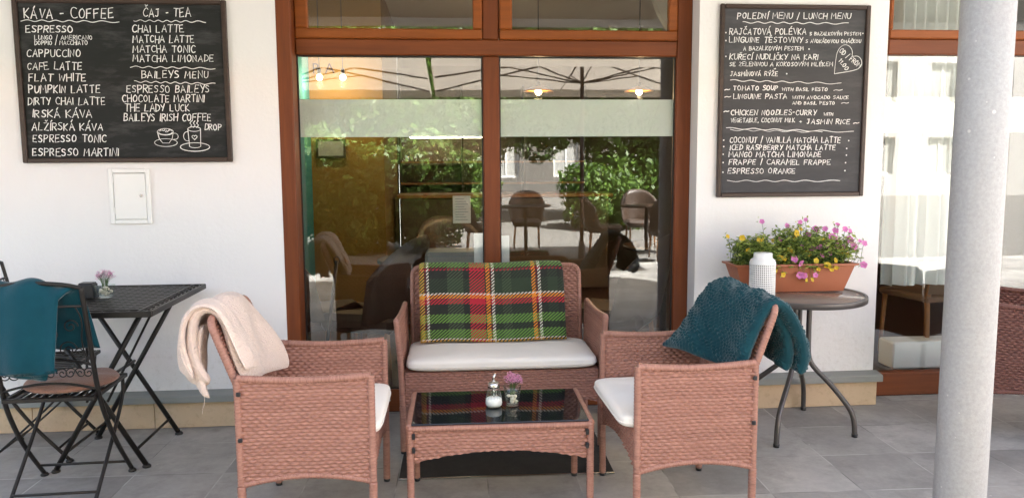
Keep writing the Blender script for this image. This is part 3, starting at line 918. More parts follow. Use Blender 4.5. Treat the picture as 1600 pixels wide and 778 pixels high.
for x0, x1 in ((-0.787, 0.214), (0.305, 1.297)):
    pm = MB(); pm.box(x0 - 0.004, x1 + 0.004, 0.148, 0.154, 0.120, 1.985)
    pn = pm.build('pane', 'glass', door)
    se = MB()
    for q in ((x0, x0 + .007, .128, 1.979), (x1 - .007, x1, .128, 1.979)): se.box(q[0], q[1], 0.138, 0.1475, q[2], q[3])
    se.box(x0 + .0075, x1 - .0075, 0.138, 0.1475, 1.972, 1.979); se.box(x0 + .0075, x1 - .0075, 0.138, 0.1475, .128, .135)
    se.build('pane_seal', 'seal', door)
    fm = MB(); fm.box(x0 + 0.001, x1 - 0.001, 0.1565, 0.1580, 1.544, 1.748); fm.build('frosted_band', 'frost', door)

# shop window on the right
fv = MB()
bar(fv, 2.457, 2.522, 0.002, 2.80)
win = fv.build('shop_window', 'wood_v', cafe)
for x in (3.72, 5.135):
    for z0, z1 in ((0.143, 1.998), (2.087, 2.80)):
        b = MB(); bar(b, x, x + 0.065, z0, z1); b.build('mullion', 'wood_v', win)
b = MB(); bar(b, 2.523, 5.199, 0.002, 0.141, FY - 0.006); b.build('bottom_rail', 'wood_h', win)
b = MB(); bar(b, 2.523, 5.199, 2.0, 2.0855, FY - 0.012); b.build('transom', 'wood_h', win)
for x0, x1 in ((2.523, 3.719), (3.786, 5.134)):
    s = MB()
    bar(s, x0, x1, 2.087, 2.137, FY - 0.020, FY + 0.03); bar(s, x0, x1, 2.70, 2.755, FY - 0.020, FY + 0.03)
    bar(s, x0, x0 + .022, 2.138, 2.699, FY - 0.018, FY + 0.03); bar(s, x1 - .05, x1, 2.138, 2.699, FY - 0.018, FY + 0.03)
    so = s.build('fanlight', 'wood_orange', win)
    pm = MB(); pm.box(x0 + .01, x1 - .04, FY + 0.004, FY + 0.010, 2.13, 2.71); pm.build('pane', 'glass', so)
    pm = MB(); pm.box(x0 - .004, x1 + .004, 0.148, 0.154, 0.135, 2.004); pm.build('pane', 'glass', win)
    fm = MB(); fm.box(x0 + .001, x1 - .001, 0.1565, 0.1580, 1.561, 1.765); fm.build('frosted_band', 'frost', win)

# rooms behind the glass
def room(name, mat, *boxes, label=None):
    m = MB()
    for q in boxes: m.box(*q)
    o = m.build(name, mat, cafe)
    if label: o['label'] = label
    return o
room('interior_floor', 'wood_dark', (-1.25, 6.6, 0.31, 5.4, -0.05, 0.004))
room('interior_ceiling', 'plaster_in', (-1.25, 6.6, 0.31, 5.4, 2.96, 3.04))
room('interior_wall', 'teal_wall', (-1.35, -1.20, 0.301, 5.4, 0.004, 2.96), label='teal painted inside wall')
room('interior_wall', 'ochre', (-1.199, -0.55, 3.0, 5.3, 0.004, 2.96), label='ochre painted inside wall')
room('interior_wall', 'dark_wall', (-0.549, 6.6, 5.3, 5.4, 0.004, 2.96), (6.5, 6.6, 0.301, 5.299, 0.004, 2.96), label='dark brown inside walls')
pt = MB(); pt.prism([(1.98, 2.955), (2.04, 2.80), (2.14, 2.64), (2.27, 2.50), (2.36, 2.30), (2.40, 2.0), (2.40, 0.004), (3.2, 0.004), (3.2, 2.955)], 3.2, 3.3)
o = pt.build('interior_wall', 'soffit', cafe); o['label'] = 'arched pale partition inside'
# ------------------------------------------------------------------ columns
def column(x, y, label):
    m = MB(); m.lathe([(0.084, -0.0), (0.084, 0.02), (0.083, 0.6), (0.0825, 1.4), (0.082, 2.488)], 0, 0, 0, 64)
    o = m.build('column', 'concrete'); o.location = (x, y, 0)
    return tag(o, label, 'column', 'columns along the arcade')
column(1.813, -1.70, 'round grey concrete column in front of the shop window')
column(-1.538, -1.70, 'round concrete column beside the metal folding chair, only a sliver showing')

# ================================================================== BOARDS
TEXT_L = [
    ("KÁVA - COFFEE", -2.095, 2.133, -1.656, 2.138, 0.049, 1.25),
    ("ESPRESSO", -2.090, 2.064, -1.860, 2.066, 0.033, 1.1),
    ("LUNGO / AMERICANO", -2.050, 2.029, -1.768, 2.031, 0.021, 0.7),
    ("DOPPIO / MACCHIATO", -2.051, 2.003, -1.794, 2.005, 0.020, 0.7),
    ("CAPPUCCINO", -2.094, 1.944, -1.830, 1.946, 0.035, 1.1),
    ("CAFE LATTE", -2.096, 1.880, -1.827, 1.881, 0.036, 1.1),
    ("FLAT WHITE", -2.092, 1.824, -1.811, 1.825, 0.035, 1.1),
    ("PUMPKIN LATTE", -2.097, 1.765, -1.746, 1.766, 0.037, 1.1),
    ("DIRTY CHAI LATTE", -2.104, 1.706, -1.725, 1.706, 0.035, 1.1),
    ("IRSKÁ KÁVA", -2.089, 1.642, -1.793, 1.642, 0.036, 1.1),
    ("ALŽÍRSKÁ KÁVA", -2.094, 1.578, -1.745, 1.577, 0.036, 1.1),
    ("ESPRESSO TONIC", -2.095, 1.518, -1.731, 1.517, 0.036, 1.1),
    ("ESPRESSO MARTINI", -2.100, 1.448, -1.675, 1.446, 0.037, 1.1),
    ("ČAJ - TEA", -1.515, 2.146, -1.280, 2.149, 0.041, 1.1),
    ("CHAI LATTE", -1.572, 2.069, -1.316, 2.072, 0.036, 1.0),
    ("MATCHA LATTE", -1.573, 2.018, -1.268, 2.020, 0.035, 1.0),
    ("MATCHA TONIC", -1.575, 1.968, -1.266, 1.970, 0.035, 1.0),
    ("MATCHA LIMONADE", -1.579, 1.922, -1.175, 1.924, 0.034, 1.0),
    ("BAILEYS MENU", -1.539, 1.841, -1.205, 1.842, 0.035, 1.0),
    ("ESPRESSO BAILEYS", -1.618, 1.767, -1.203, 1.768, 0.036, 1.0),
    ("CHOCOLATE MARTINI", -1.641, 1.720, -1.232, 1.720, 0.034, 1.0),
    ("THE LADY LUCK", -1.632, 1.673, -1.308, 1.673, 0.035, 1.0),
    ("BAILEYS IRISH COFFEE", -1.640, 1.624, -1.202, 1.623, 0.036, 1.0),
    ("DROP", -1.239, 1.576, -1.152, 1.576, 0.030, 0.9),
]
TEXT_R = [
    ("POLEDNÍ MENU / LUNCH MENU", 1.589, 2.166, 2.230, 2.172, 0.030, 1.0),
    ("RAJČATOVÁ POLÉVKA", 1.546, 2.082, 1.980, 2.086, 0.031, 1.0),
    ("S BAZALKOVÝM PESTEM", 1.998, 2.081, 2.291, 2.084, 0.017, 0.75),
    ("LINGUINE TĚSTOVINY", 1.547, 2.040, 1.962, 2.043, 0.028, 1.0),
    ("S AVOKÁDOVOU OMÁČKOU", 1.977, 2.041, 2.293, 2.043, 0.018, 0.75),
    ("A BAZALKOVÝM PESTEM", 1.627, 1.999, 1.968, 2.001, 0.021, 0.8),
    ("KUŘECÍ NUDLIČKY NA KARI", 1.551, 1.950, 2.052, 1.952, 0.028, 1.0),
    ("SE ZELENINOU A KOKOSOVÝM MLÉKEM", 1.552, 1.915, 2.137, 1.917, 0.021, 0.8),
    ("+", 1.799, 1.895, 1.817, 1.895, 0.015, 0.8),
    ("JASMÍNOVÁ RÝŽE", 1.557, 1.863, 1.827, 1.864, 0.023, 0.9),
    ("~", 1.525, 1.781, 1.559, 1.781, 0.019, 1),
    ("TOMATO SOUP", 1.577, 1.785, 1.828, 1.786, 0.024, 1.0),
    ("WITH BASIL PESTO", 1.852, 1.783, 2.111, 1.783, 0.017, 0.75),
    ("~", 2.142, 1.779, 2.190, 1.779, 0.019, 1),
    ("~", 1.526, 1.741, 1.560, 1.741, 0.020, 1.0),
    ("LINGUINE PASTA", 1.578, 1.740, 1.882, 1.740, 0.025, 1.0),
    ("WITH AVOCADO SAUCE", 1.912, 1.739, 2.237, 1.739, 0.017, 0.75),
    ("AND BASIL PESTO", 1.913, 1.709, 2.157, 1.709, 0.016, 0.75),
    ("~", 2.190, 1.709, 2.235, 1.709, 0.019, 1.0),
    ("~", 1.525, 1.663, 1.558, 1.663, 0.020, 1.0),
    ("CHICKEN NOODLES-CURRY", 1.566, 1.652, 2.053, 1.652, 0.028, 1.0),
    ("WITH", 2.095, 1.649, 2.148, 1.649, 0.015, 0.75),
    ("VEGETABLE, COCONUT MILK", 1.567, 1.613, 1.932, 1.613, 0.022, 0.8),
    ("+ JASMIN RICE", 1.955, 1.603, 2.251, 1.602, 0.026, 0.95),
    ("~", 2.266, 1.599, 2.304, 1.599, 0.021, 1.0),
    ("COCONUT / VANILLA MATCHA LATTE", 1.564, 1.502, 2.199, 1.500, 0.030, 1.0),
    ("ICED RASPBERRY MATCHA LATTE", 1.565, 1.463, 2.173, 1.461, 0.027, 1.0),
    ("MANGO MATCHA LIMONADE", 1.560, 1.424, 2.091, 1.422, 0.028, 1.0),
    ("FRAPPE / CARAMEL FRAPPE", 1.562, 1.383, 2.147, 1.379, 0.027, 1.0),
    ("ESPRESSO ORANGE", 1.556, 1.334, 1.945, 1.331, 0.028, 1.0),
]
WAVE_L = [((-2.11, 2.122), (-1.635, 2.12)), ((-1.563, 2.127), (-1.208, 2.124)), ((-1.593, 1.897), (-1.172, 1.89)), ((-1.577, 1.823), (-1.175, 1.812))]
WAVE_R = [((1.62, 2.147), (2.216, 2.146)), ((1.558, 1.839), (2.188, 1.823)), ((1.542, 1.581), (2.272, 1.559)), ((1.565, 1.572), (2.09, 1.559)), ((1.554, 1.293), (2.203, 1.288))]
DOTS = [(1.527, 2.092), (1.528, 2.05), (1.997, 2.008), (1.53, 1.966), (1.875, 1.875), (1.529, 1.516), (2.245, 1.511), (1.53, 1.481), (2.235, 1.468), (1.528, 1.439), (2.235, 1.431), (1.529, 1.394), (2.232, 1.389), (1.529, 1.341), (2.23, 1.345), (2.301, 2.094)]

def menu_board(x0, x1, z0, z1, surf, label, texts, waves, seed):
    t = thing('menu_board', ((x0 + x1) / 2, 0, z0), label, 'menu board', 'chalk menu boards on the wall')
    ox, oz = (x0 + x1) / 2, z0
    m = MB(); m.box(x0 - ox + .012, x1 - ox - .012, -0.013, -0.002, .012, z1 - oz - .012); m.build('board', surf, t)
    f = MB(); b = 0.024
    f.box(x0 - ox, x0 - ox + b, -0.026, -0.001, 0, z1 - oz, .004); f.box(x1 - ox - b, x1 - ox, -0.026, -0.001, 0, z1 - oz, .004)
    f.box(x0 - ox + b, x1 - ox - b, -0.0255, -0.001, 0, b, .004); f.box(x0 - ox + b, x1 - ox - b, -0.0255, -0.001, z1 - oz - b, z1 - oz, .004)
    f.build('frame', 'board_wood', t)
    r = random.Random(seed); mb = MB(); y = -0.0131
    for (s, a, bb, c, d, h, wt) in texts: letter_line(mb, s, a - ox, bb - oz, c - ox, d - oz, h, wt, y, r)
    for (p, q) in waves: wavy(mb, (p[0] - ox, p[1] - oz), (q[0] - ox, q[1] - oz), y, 0.0032, 5 + int(3 * r.random()), 0.0042, r)
    return t, mb, ox, oz, y
t, mb, ox, oz, y = menu_board(-2.146, -1.104, 1.412, 2.232, 'slate', 'wide black chalk board with coffee and tea menu on the wall', TEXT_L, WAVE_L, 3)
def ell(cx, cz, rx, rz, a0=0, a1=2 * PI, n=24, tl=0): return [(cx - ox + rx * math.cos(q), cz - oz + rz * math.sin(q) + tl * math.cos(q)) for q in np.linspace(a0, a1, n)]
dr = MB(); L = lambda pts, w=.0034: ribbon(dr, pts, y, w)
cx, cz = -1.437, 1.525
L(ell(cx, cz + .043, .040, .017)); L(ell(cx, cz + .041, .034, .012, PI, 2 * PI, 14))
for k in range(9): L([(cx - ox - .028 + .007 * k, cz - oz + .047 + .006 * math.sin(k)), (cx - ox - .022 + .007 * k, cz - oz + .052 + .004 * math.cos(2 * k))], .003)
L([(cx - ox - .040, cz - oz + .043), (cx - ox - .032, cz - oz + .008), (cx - ox - .016, cz - oz - .014), (cx - ox + .016, cz - oz - .014), (cx - ox + .032, cz - oz + .008), (cx - ox + .040, cz - oz + .043)])
L(ell(cx + .046, cz + .020, .017, .016, -1.9, 2.0, 14)); L(ell(cx, cz - .012, .057, .020, 0, 2 * PI, 26))
cx, cz = -1.292, 1.510
L(ell(cx, cz + .072, .032, .012)); L([(cx - ox - .032, cz - oz + .072), (cx - ox - .027, cz - oz - .016)]); L([(cx - ox + .032, cz - oz + .072), (cx - ox + .029, cz - oz - .016)])
L(ell(cx + .001, cz - .014, .029, .010, PI, 2 * PI, 14)); L(ell(cx - .035, cz + .035, .020, .024, 1.3, 5.0, 14))
L(ell(cx, cz - .020, .074, .022, 0, 2 * PI, 28))
for k in (-1, 0, 1): L([(cx - ox + .017 * k - .004, cz - oz + .080), (cx - ox + .017 * k + .006, cz - oz + .092), (cx - ox + .017 * k - .003, cz - oz + .102), (cx - ox + .017 * k + .006, cz - oz + .114)], .004)
hh = [(math.sin(q) ** 3 * .013, (13 * math.cos(q) - 5 * math.cos(2 * q) - 2 * math.cos(3 * q) - math.cos(4 * q)) / 16 * .013) for q in np.linspace(0, 2 * PI, 22)]
L([(cx - ox + a, cz - oz + .030 + b_) for a, b_ in hh], .003)
mb.build('lettering', 'chalk', t); dr.build('cup_drawing', 'chalk', t)

t, mb, ox, oz, y = menu_board(1.494, 2.338, 1.203, 2.243, 'slate_grey', 'tall grey chalk board with lunch menu on the white pier', TEXT_R, WAVE_R, 5)
for (a, b_) in DOTS: mb.add([(a - ox + .0042 * math.cos(q), y - .001, b_ - oz + .0042 * math.sin(q)) for q in np.linspace(0, 2 * PI, 9)[:-1]], [tuple(range(8))])
dr = MB()
hp = chaikin([(2.147, 1.876), (2.150, 1.935), (2.158, 2.000), (2.190, 2.034), (2.225, 2.030), (2.247, 2.000), (2.243, 1.968), (2.275, 1.975), (2.300, 1.955), (2.303, 1.918), (2.270, 1.895), (2.147, 1.876)], 2)
ribbon(dr, [(a - ox, b_ - oz) for a, b_ in hp], y, .0034)
r5 = random.Random(11)
letter_line(dr, 'OD / FROM', 2.168 - ox, 1.995 - oz, 2.287 - ox, 1.905 - oz, .026, .9, y, r5)
letter_line(dr, '11.00', 2.165 - ox, 1.945 - oz, 2.215 - ox, 1.892 - oz, .024, .9, y, r5)
mb.build('lettering', 'chalk', t); dr.build('heart_drawing', 'chalk', t)

# little meter cupboard
t = thing('meter_cupboard', (-1.632, 0, 1.094), 'small white meter cupboard with a keyhole set in the wall under the coffee board', 'cupboard')
f = MB(); f.box(-.104, -.082, -.016, -.001, 0, .286, .003); f.box(.082, .104, -.016, -.001, 0, .286, .003); f.box(-.082, .082, -.0155, -.001, 0, .022, .003); f.box(-.082, .082, -.0155, -.001, .264, .286, .003)
f.build('frame', 'white_metal', t)
d = MB(); d.box(-.0795, .0795, -.013, -.002, .0245, .2615, .002); dd = d.build('door', 'white_metal', t)
k = MB(); k.lathe([(0, .004), (.007, .004), (.008, 0), (0, 0)], 0, 0, 0, 12); kk = k.build('lock', 'chrome', dd); kk.rotation_euler = (R(90), 0, 0); kk.location = (.055, -.0135, .147)
for z in (.05, .215):
    h = MB(); h.lathe([(.0035, 0), (.0035, .035), (0, .035)], -.079, -.0145, z, 8); h.build('hinge', 'white_metal', t)

# ================================================================== RATTAN SET
arm1 = rattan_seat('rattan_armchair', (-0.515, -1.140, 0), R(-0.5), 0.60, 0.485, 'pink brown rattan armchair with the cream blanket, facing right', 'armchair', group='rattan armchairs at the coffee table')
arm2 = dup(arm1, (0.920, -1.165, 0), R(180 + 1.5), 'pink brown rattan armchair with the textured teal blanket, facing left', 'rattan armchairs at the coffee table')
cushion('seat_cushion', (-0.492, -1.140, 0.400), R(-0.5), 0.49, 0.545, 0.060, 'cream seat cushion on the armchair with the cream blanket', 'cream seat cushions of the rattan set')
cushion('seat_cushion', (0.882, -1.165, 0.400), R(181), 0.49, 0.545, 0.060, 'cream seat cushion on the armchair with the teal blanket', 'cream seat cushions of the rattan set')
rattan_seat('rattan_loveseat', (0.266, -0.305, 0), R(-90 - 0.6), 0.995, 0.475, 'two seat pink brown rattan sofa against the glass doors', 'sofa', zarm=0.655, ztop=0.842, flare=0.022, rec=0.20)
cushion('seat_cushion', (0.268, -0.325, 0.400), R(-90.6), 0.47, 0.935, 0.064, 'wide cream seat cushion on the rattan sofa', 'cream seat cushions of the rattan set')
rattan_seat('rattan_armchair', (3.10, -0.56, 0), R(-38), 0.62, 0.62, 'rattan armchair behind the concrete column, its shade put into the brown colour', 'armchair', 'wicker_shaded', zarm=0.69, ztop=0.715, rec=0.1)

arm2.scale = (0.955, 1, 1.018)
dm = thing('door_mat', (0.268, -0.46, 0), 'dark flat door mat with a pale edging strip under the sofa and coffee table', 'mat', rz=R(-1.2))
m = MB(); m.box(-.485, .485, -.40, .40, 0.001, .006, .001); m.build('pile', 'mat', dm)
m = MB(); m.box(-.485, .485, -.412, -.4005, 0.001, .007, .001); m.build('edging', 'chrome', dm)
# coffee table
ct = thing('coffee_table', (0.205, -1.082, 0), 'low rattan coffee table with black glass top', 'coffee table', rz=R(-0.9))
HX, HY, ZT = 0.358, 0.216, 0.402
for s in (-1, 1):
    def ap(a, b, s=s):
        x = -(HX - .02) + 2 * (HX - .02) * a
        z0 = 0.245 + 0.040 * (1 - (2 * a - 1) ** 2); z = z0 + (0.386 - z0) * b
        return np.stack([x, np.full_like(x, s * (HY - .008)), z], 2), x, z
    wicker('apron', ap, 2 * HX, .145, ct)
    def ap2(a, b, s=s):
        yy = -(HY - .02) + 2 * (HY - .02) * a
        z0 = 0.245 + 0.025 * (1 - (2 * a - 1) ** 2); z = z0 + (0.386 - z0) * b
        return np.stack([np.full_like(yy, s * (HX - .008)), yy, z], 2), yy, z
    wicker('apron', ap2, 2 * HY, .145, ct)
fr = MB()
for s in (-1, 1):
    wrapped(fr, [(s * (HX - .004), -HY, ZT - .014), (s * (HX - .004), HY, ZT - .014)], .0135)
    wrapped(fr, [(-HX, s * (HY - .004), ZT - .020), (HX, s * (HY - .004), ZT - .020)], .0115)
    for q in (-1, 1):
        lg = MB(); wrapped(lg, [(s * (HX - .006), q * (HY - .006), .012), (s * (HX - .006), q * (HY - .006), ZT - .018)], .0135, n=10)
        l = lg.build('leg', 'wicker', ct)
        ft = MB(); ft.lathe([(0, 0), (.0135, 0), (.0145, .014), (0, .014)], s * (HX - .006), q * (HY - .006), 0, 12); ft.build('foot', 'black_plastic', l)
    for z in (.30, .355):
        brk = MB(); brk.box(s * (HX - .02) - .006, s * (HX - .02) + .006, -HY - .012, -HY + .004, z - .011, z + .011, .002); brk.build('bracket', 'black_plastic', ct)
fr.build('rim', 'wicker', ct)
gl = MB(); gl.box(-HX + .012, HX - .012, -HY - .004, HY - .006, ZT - .007, ZT, .0025); gl.build('glass_top', 'black_glass', ct)
TZ = ZT

# ------------------------------------------------------------------ blankets
def loft(near, far, n, nt, ynear, yfar, ends=None):
    a = resample(chaikin(near, 3), n); b = resample(chaikin(far, 3), n)
    T = np.linspace(0, 1, nt)[None, :, None]
    XZ = a[:, None, :] * (1 - T) + b[:, None, :] * T
    S = np.linspace(0, 1, n)
    yn = np.interp(S, [0, .5, 1], ynear)[:, None]; yf = np.interp(S, [0, .5, 1], yfar)[:, None]
    Y = yn * (1 - T[..., 0]) + yf * T[..., 0]
    return np.stack([XZ[..., 0], Y, XZ[..., 1]], 2)
# cream one over the left armchair
near = [(-.735, .615), (-.76, .66), (-.80, .745), (-.840, .83), (-.873, .87), (-.920, .858), (-.940, .79), (-.930, .71), (-.910, .64), (-.890, .600)]
far = [(-.680, .550), (-.70, .61), (-.755, .73), (-.81, .83), (-.85, .875), (-.905, .868), (-.965, .81), (-1.01, .73), (-1.035, .66), (-1.05, .61)]
P = loft(near, far, 90, 60, (-1.375, -1.355, -1.375), (-0.945, -0.985, -1.09))
T_ = np.linspace(0, 1, 60)[None, :]; S_ = np.linspace(0, 1, 90)[:, None]
hang = np.clip((S_ - .60) / .4, 0, 1)
P[..., 0] += hang * (0.022 * np.sin(2 * PI * 2.6 * T_ + .5))
P[..., 2] += hang * 0.014 * np.sin(2 * PI * 2.6 * T_ + 2.2)
P[..., 0] += 0.010 * np.sin(2 * PI * 1.3 * T_ + 3 * S_) * (1 - hang)
bl = cloth('blanket', P, 'cream', 0.040, 0.0085, 4, edge=.09, freq=(11, 16))
tag(bl, 'cream fleece blanket draped over the back of the armchair', 'blanket')
ly = MB()
# folded under layers showing along the near edge
P2 = P.copy(); P2 = P2[6:84, :22]; N2 = normals(P2); P2 = P2 - N2 * 0.026; P2[..., 1] -= 0.012
cloth('under_layer', P2, 'cream', 0.022, 0.004, 9, bl, edge=.2)
P3 = P[52:90, 6:30].copy(); P3[..., 0] += .028; P3[..., 2] -= .035; P3[..., 1] -= .02
cloth('under_layer', P3, 'cream', 0.026, 0.006, 12, bl, edge=.15)
th_ = MB(); th_.tube(chaikin([(-.885, -1.385, .595), (-.880, -1.39, .54), (-.890, -1.39, .52), (-.892, -1.388, .50)], 2), .0009, 5)
th_.build('loose_thread', 'cream', bl)
# thick textured teal one over the right armchair
near = [(1.135, .600), (1.152, .668), (1.180, .750), (1.212, .825), (1.246, .868), (1.30, .845), (1.345, .775), (1.375, .70), (1.385, .63), (1.365, .575)]
far = [(0.935, .605), (0.985, .655), (1.055, .745), (1.125, .835), (1.175, .872), (1.245, .858), (1.315, .81), (1.365, .72), (1.39, .64), (1.37, .59)]
P = loft(near, far, 110, 80, (-1.415, -1.40, -1.36), (-0.93, -0.955, -1.05))
def bumps(S, T):
    u = T * 0.44 / 0.021 + .35 * np.sin(S * 31 + T * 9); v = S * 0.85 / 0.0165 + .40 * np.sin(T * 23 + 2 * np.sin(S * 14))
    row = np.floor(v)
    return 0.0075 * np.abs(np.sin(PI * v)) * (0.5 + 0.5 * np.cos(2 * PI * (u + 0.5 * (row % 2)))) * (.7 + .5 * np.sin(row * 7.7 + np.floor(u) * 5.1))
S_, T_ = np.linspace(0, 1, 300), np.linspace(0, 1, 220)
def upres(P, ns, nt):
    a = np.stack([resample_axis(P[:, j], ns) for j in range(P.shape[1])], 1)
    return np.stack([resample_axis(a[i], nt) for i in range(ns)], 0)
def resample_axis(q, n):
    t = np.linspace(0, 1, len(q)); s = np.linspace(0, 1, n)
    return np.stack([np.interp(s, t, q[:, k]) for k in range(3)], 1)
P = upres(P, 300, 200)
teal_b = cloth('blanket', P, 'teal_knit', 0.050, 0.016, 21, edge=.10, rows=bumps, freq=(8, 13))
tag(teal_b, 'thick textured teal blanket draped over the armchair on the right', 'blanket')
P2 = P[175:300, 20:150].copy(); P2[..., 0] -= .052; P2[..., 2] += .010; P2[..., 1] -= .012
cloth('under_layer', P2, 'teal_knit', 0.05, 0.006, 22, teal_b, edge=.15, rows=lambda S, T: bumps(S * .42, T * .65))
# tartan one over the sofa back
path = [(-.052, .64), (-.050, .74), (-.058, .830), (-.085, .862), (-.122, .856), (-.150, .828), (-.168, .75), (-.192, .64), (-.222, .53), (-.240, .476)]
q = resample(chaikin(path, 3), 120)
nt = 120
X = np.linspace(-0.145, 0.618, nt)
P = np.zeros((120, nt, 3)); P[..., 0] = X[None, :]; P[..., 1] = q[:, None, 0]; P[..., 2] = q[:, None, 1]
SS = np.linspace(0, 1, 120)[:, None]; TT = np.linspace(0, 1, nt)[None, :]
P[..., 2] += 0.004 * np.sin(TT * 9) ; P[..., 0] += 0.010 * (SS - .4) * np.where(TT > .5, 1.2, 1.0)
P[..., 1] += -0.006 * np.sin(TT * 7 + SS * 3) * SS
arc = np.linspace(0, 1, 120) * 0.86
top = 0.86 * np.argmax(q[:, 1]) / 120
V = np.clip((arc - top - 0.02) / (0.86 - top - 0.025), -1, 1)
uv = np.stack([np.broadcast_to(TT, (120, nt)), np.broadcast_to(V[:, None], (120, nt))], 2)
uv[..., 1] = np.where(uv[..., 1] < 0, np.abs(uv[..., 1]) % 1, uv[..., 1])
tb = cloth('tartan_blanket', P, 'tartan', 0.030, 0.0028, 31, uv=uv, edge=.035, freq=(5, 8))
tag(tb, 'folded green and red tartan blanket hung over the back of the rattan sofa', 'blanket')

# ------------------------------------------------------------------ on the coffee table
def at_ct(x, y): return (x, y, TZ)
sd_ = thing('sugar_dispenser', at_ct(0.187, -1.100), 'glass sugar dispenser with metal pouring lid on the coffee table', 'sugar dispenser')
g = MB(); prof = [(.0, .0), (.030, .0), (.034, .006), (.0355, .018), (.034, .034), (.029, .055), (.0235, .074), (.0225, .082)]
n = 32
g.lathe(prof, 0, 0, 0.001, n)
for k in range(16):
    a = 2 * PI * k / 16
    g.tube([(r_ * 1.005 * math.cos(a), r_ * 1.005 * math.sin(a), z_) for r_, z_ in prof[4:]], .0011, 5)
g.build('glass_jar', 'clear', sd_)
s = MB(); s.lathe([(0, .004), (.0285, .004), (.0325, .008), (.0338, .018), (.0325, .033), (.027, .037), (0, .041)], 0, 0, 0, 28); s.build('sugar', 'sugar', sd_)
l = MB(); l.lathe([(.0, .081), (.0245, .081), (.0248, .086), (.0246, .094), (.020, .101), (.010, .105), (.0065, .108), (.0055, .112), (0, .112)], 0, 0, 0, 28)
lid = l.build('lid', 'chrome', sd_)
l = MB(); l.tube([(0, 0, .110), (0, 0, .122), (.004, 0, .132)], [.0058, .0052, .0062], 10); l.ball((.005, 0, .133), .0055); l.build('spout', 'chrome', lid)
l = MB(); l.tube([(0, 0, .08), (0, 0, .04)], .0032, 8); l.build('pour_tube', 'chrome', sd_)

def posy(loc, vase_label, flower_label, h, r0, r1, fh, fr_, seed, square=False):
    v = thing('glass_vase', loc, vase_label, 'vase', 'small glass vases of pink flowers')
    g = MB(); sq = 4 if square else 28
    g.lathe([(0, .001), (r0 * .94, .001), (r0, .006), (r0 + (r1 - r0) * .5, h * .5), (r1, h), (r1 - .0022, h), (r0 + (r1 - r0) * .5 - .0022, h * .5), (r0 - .003, .009), (0, .009)], 0, 0, 0, sq, not square)
    o = g.build('glass', 'green_glass', v)
    if square: o.rotation_euler = (0, 0, R(40))
    rr = random.Random(seed); pb = MB()
    for k in range(13 if not square else 20):
        a = rr.uniform(0, 2 * PI); q = rr.uniform(0, r0 - .011); z = .017 + .013 * (k // 5) * (.9 if not square else 0.8)
        pb.ball((q * math.cos(a), q * math.sin(a), z), (rr.uniform(.007, .011), rr.uniform(.006, .010), rr.uniform(.005, .008)), 9, 6)
    pb.build('pebbles', 'pebble', v)
    f = thing('flower_posy', (loc[0], loc[1], loc[2] + .02), flower_label, 'flowers', 'pink flower posies')
    sm = MB(); hd = MB()
    for k in range(58):
        a = rr.uniform(0, 2 * PI); el = math.acos(rr.uniform(.05, 1)); q = fr_ * rr.uniform(.55, 1.05)
        p = (q * math.sin(el) * math.cos(a), q * math.sin(el) * math.sin(a), fh + q * math.cos(el) * .85)
        b0 = (.3 * r0 * math.cos(a), .3 * r0 * math.sin(a), .01)
        sm.tube(chaikin([b0, (p[0] * .35, p[1] * .35, fh * .8), p], 1), .0005, 4)
        for j in range(5):
            c = (p[0] + rr.gauss(0, .0045), p[1] + rr.gauss(0, .0045), p[2] + rr.gauss(0, .0045))
            n0 = len(hd.f)
            for m_ in range(5):
                a1 = 2 * PI * m_ / 5 + rr.random(); u = Vector((math.cos(a1), math.sin(a1), rr.uniform(-.3, .6))) * .0042
                w_ = Vector((-math.sin(a1), math.cos(a1), 0)) * .0021
                cc = Vector(c)
                hd.add([cc, cc + u * .6 + w_, cc + u, cc + u * .6 - w_], [(0, 1, 2, 3)])
    sm.build('stems', 'stem', f); hd.build('blossoms', 'petal_small', f)
posy((0.264, -1.092, TZ), 'small clear tumbler of pebbles beside the sugar dispenser', 'bunch of tiny pink flowers beside the sugar dispenser', .082, .027, .037, .082, .040, 2)

# ================================================================== ROUND GARDEN TABLE
RT = (1.825, -0.360); RZ = 0.722
rtb = thing('round_table', (RT[0], RT[1], 0), 'round grey metal garden table with rippled glass top by the white pier', 'table')
m = MB(); r_ = .330
m.lathe([(r_ - .014, RZ - .003), (r_ - .002, RZ - .001), (r_, RZ - .006), (r_, RZ - .030), (r_ - .004, RZ - .033), (r_ - .014, RZ - .033), (r_ - .014, RZ - .003)], 0, 0, 0, 72)
m.build('rim', 'grey_metal', rtb)
m = MB(); m.lathe([(0, RZ - .004), (r_ - .0145, RZ - .004), (r_ - .0145, RZ - .010), (0, RZ - .010)], 0, 0, 0, 72); m.build('glass_top', 'table_glass', rtb)
m = MB()
for z, q in ((RZ - .058, .062), (.365, .052)):
    m.tube([(q * math.cos(a), q * math.sin(a), z) for a in np.linspace(0, 2 * PI, 25)[:-1]], .0085, 8, closed=True)
m.tube([(-.20, 0, RZ - .036), (.20, 0, RZ - .036)], .009, 8); m.tube([(0, -.20, RZ - .047), (0, .20, RZ - .047)], .009, 8)
m.build('ring_brace', 'grey_metal', rtb)
feet = [(1.609, -.631), (2.065, -.532), (2.003, -.086), (1.600, -.140)]
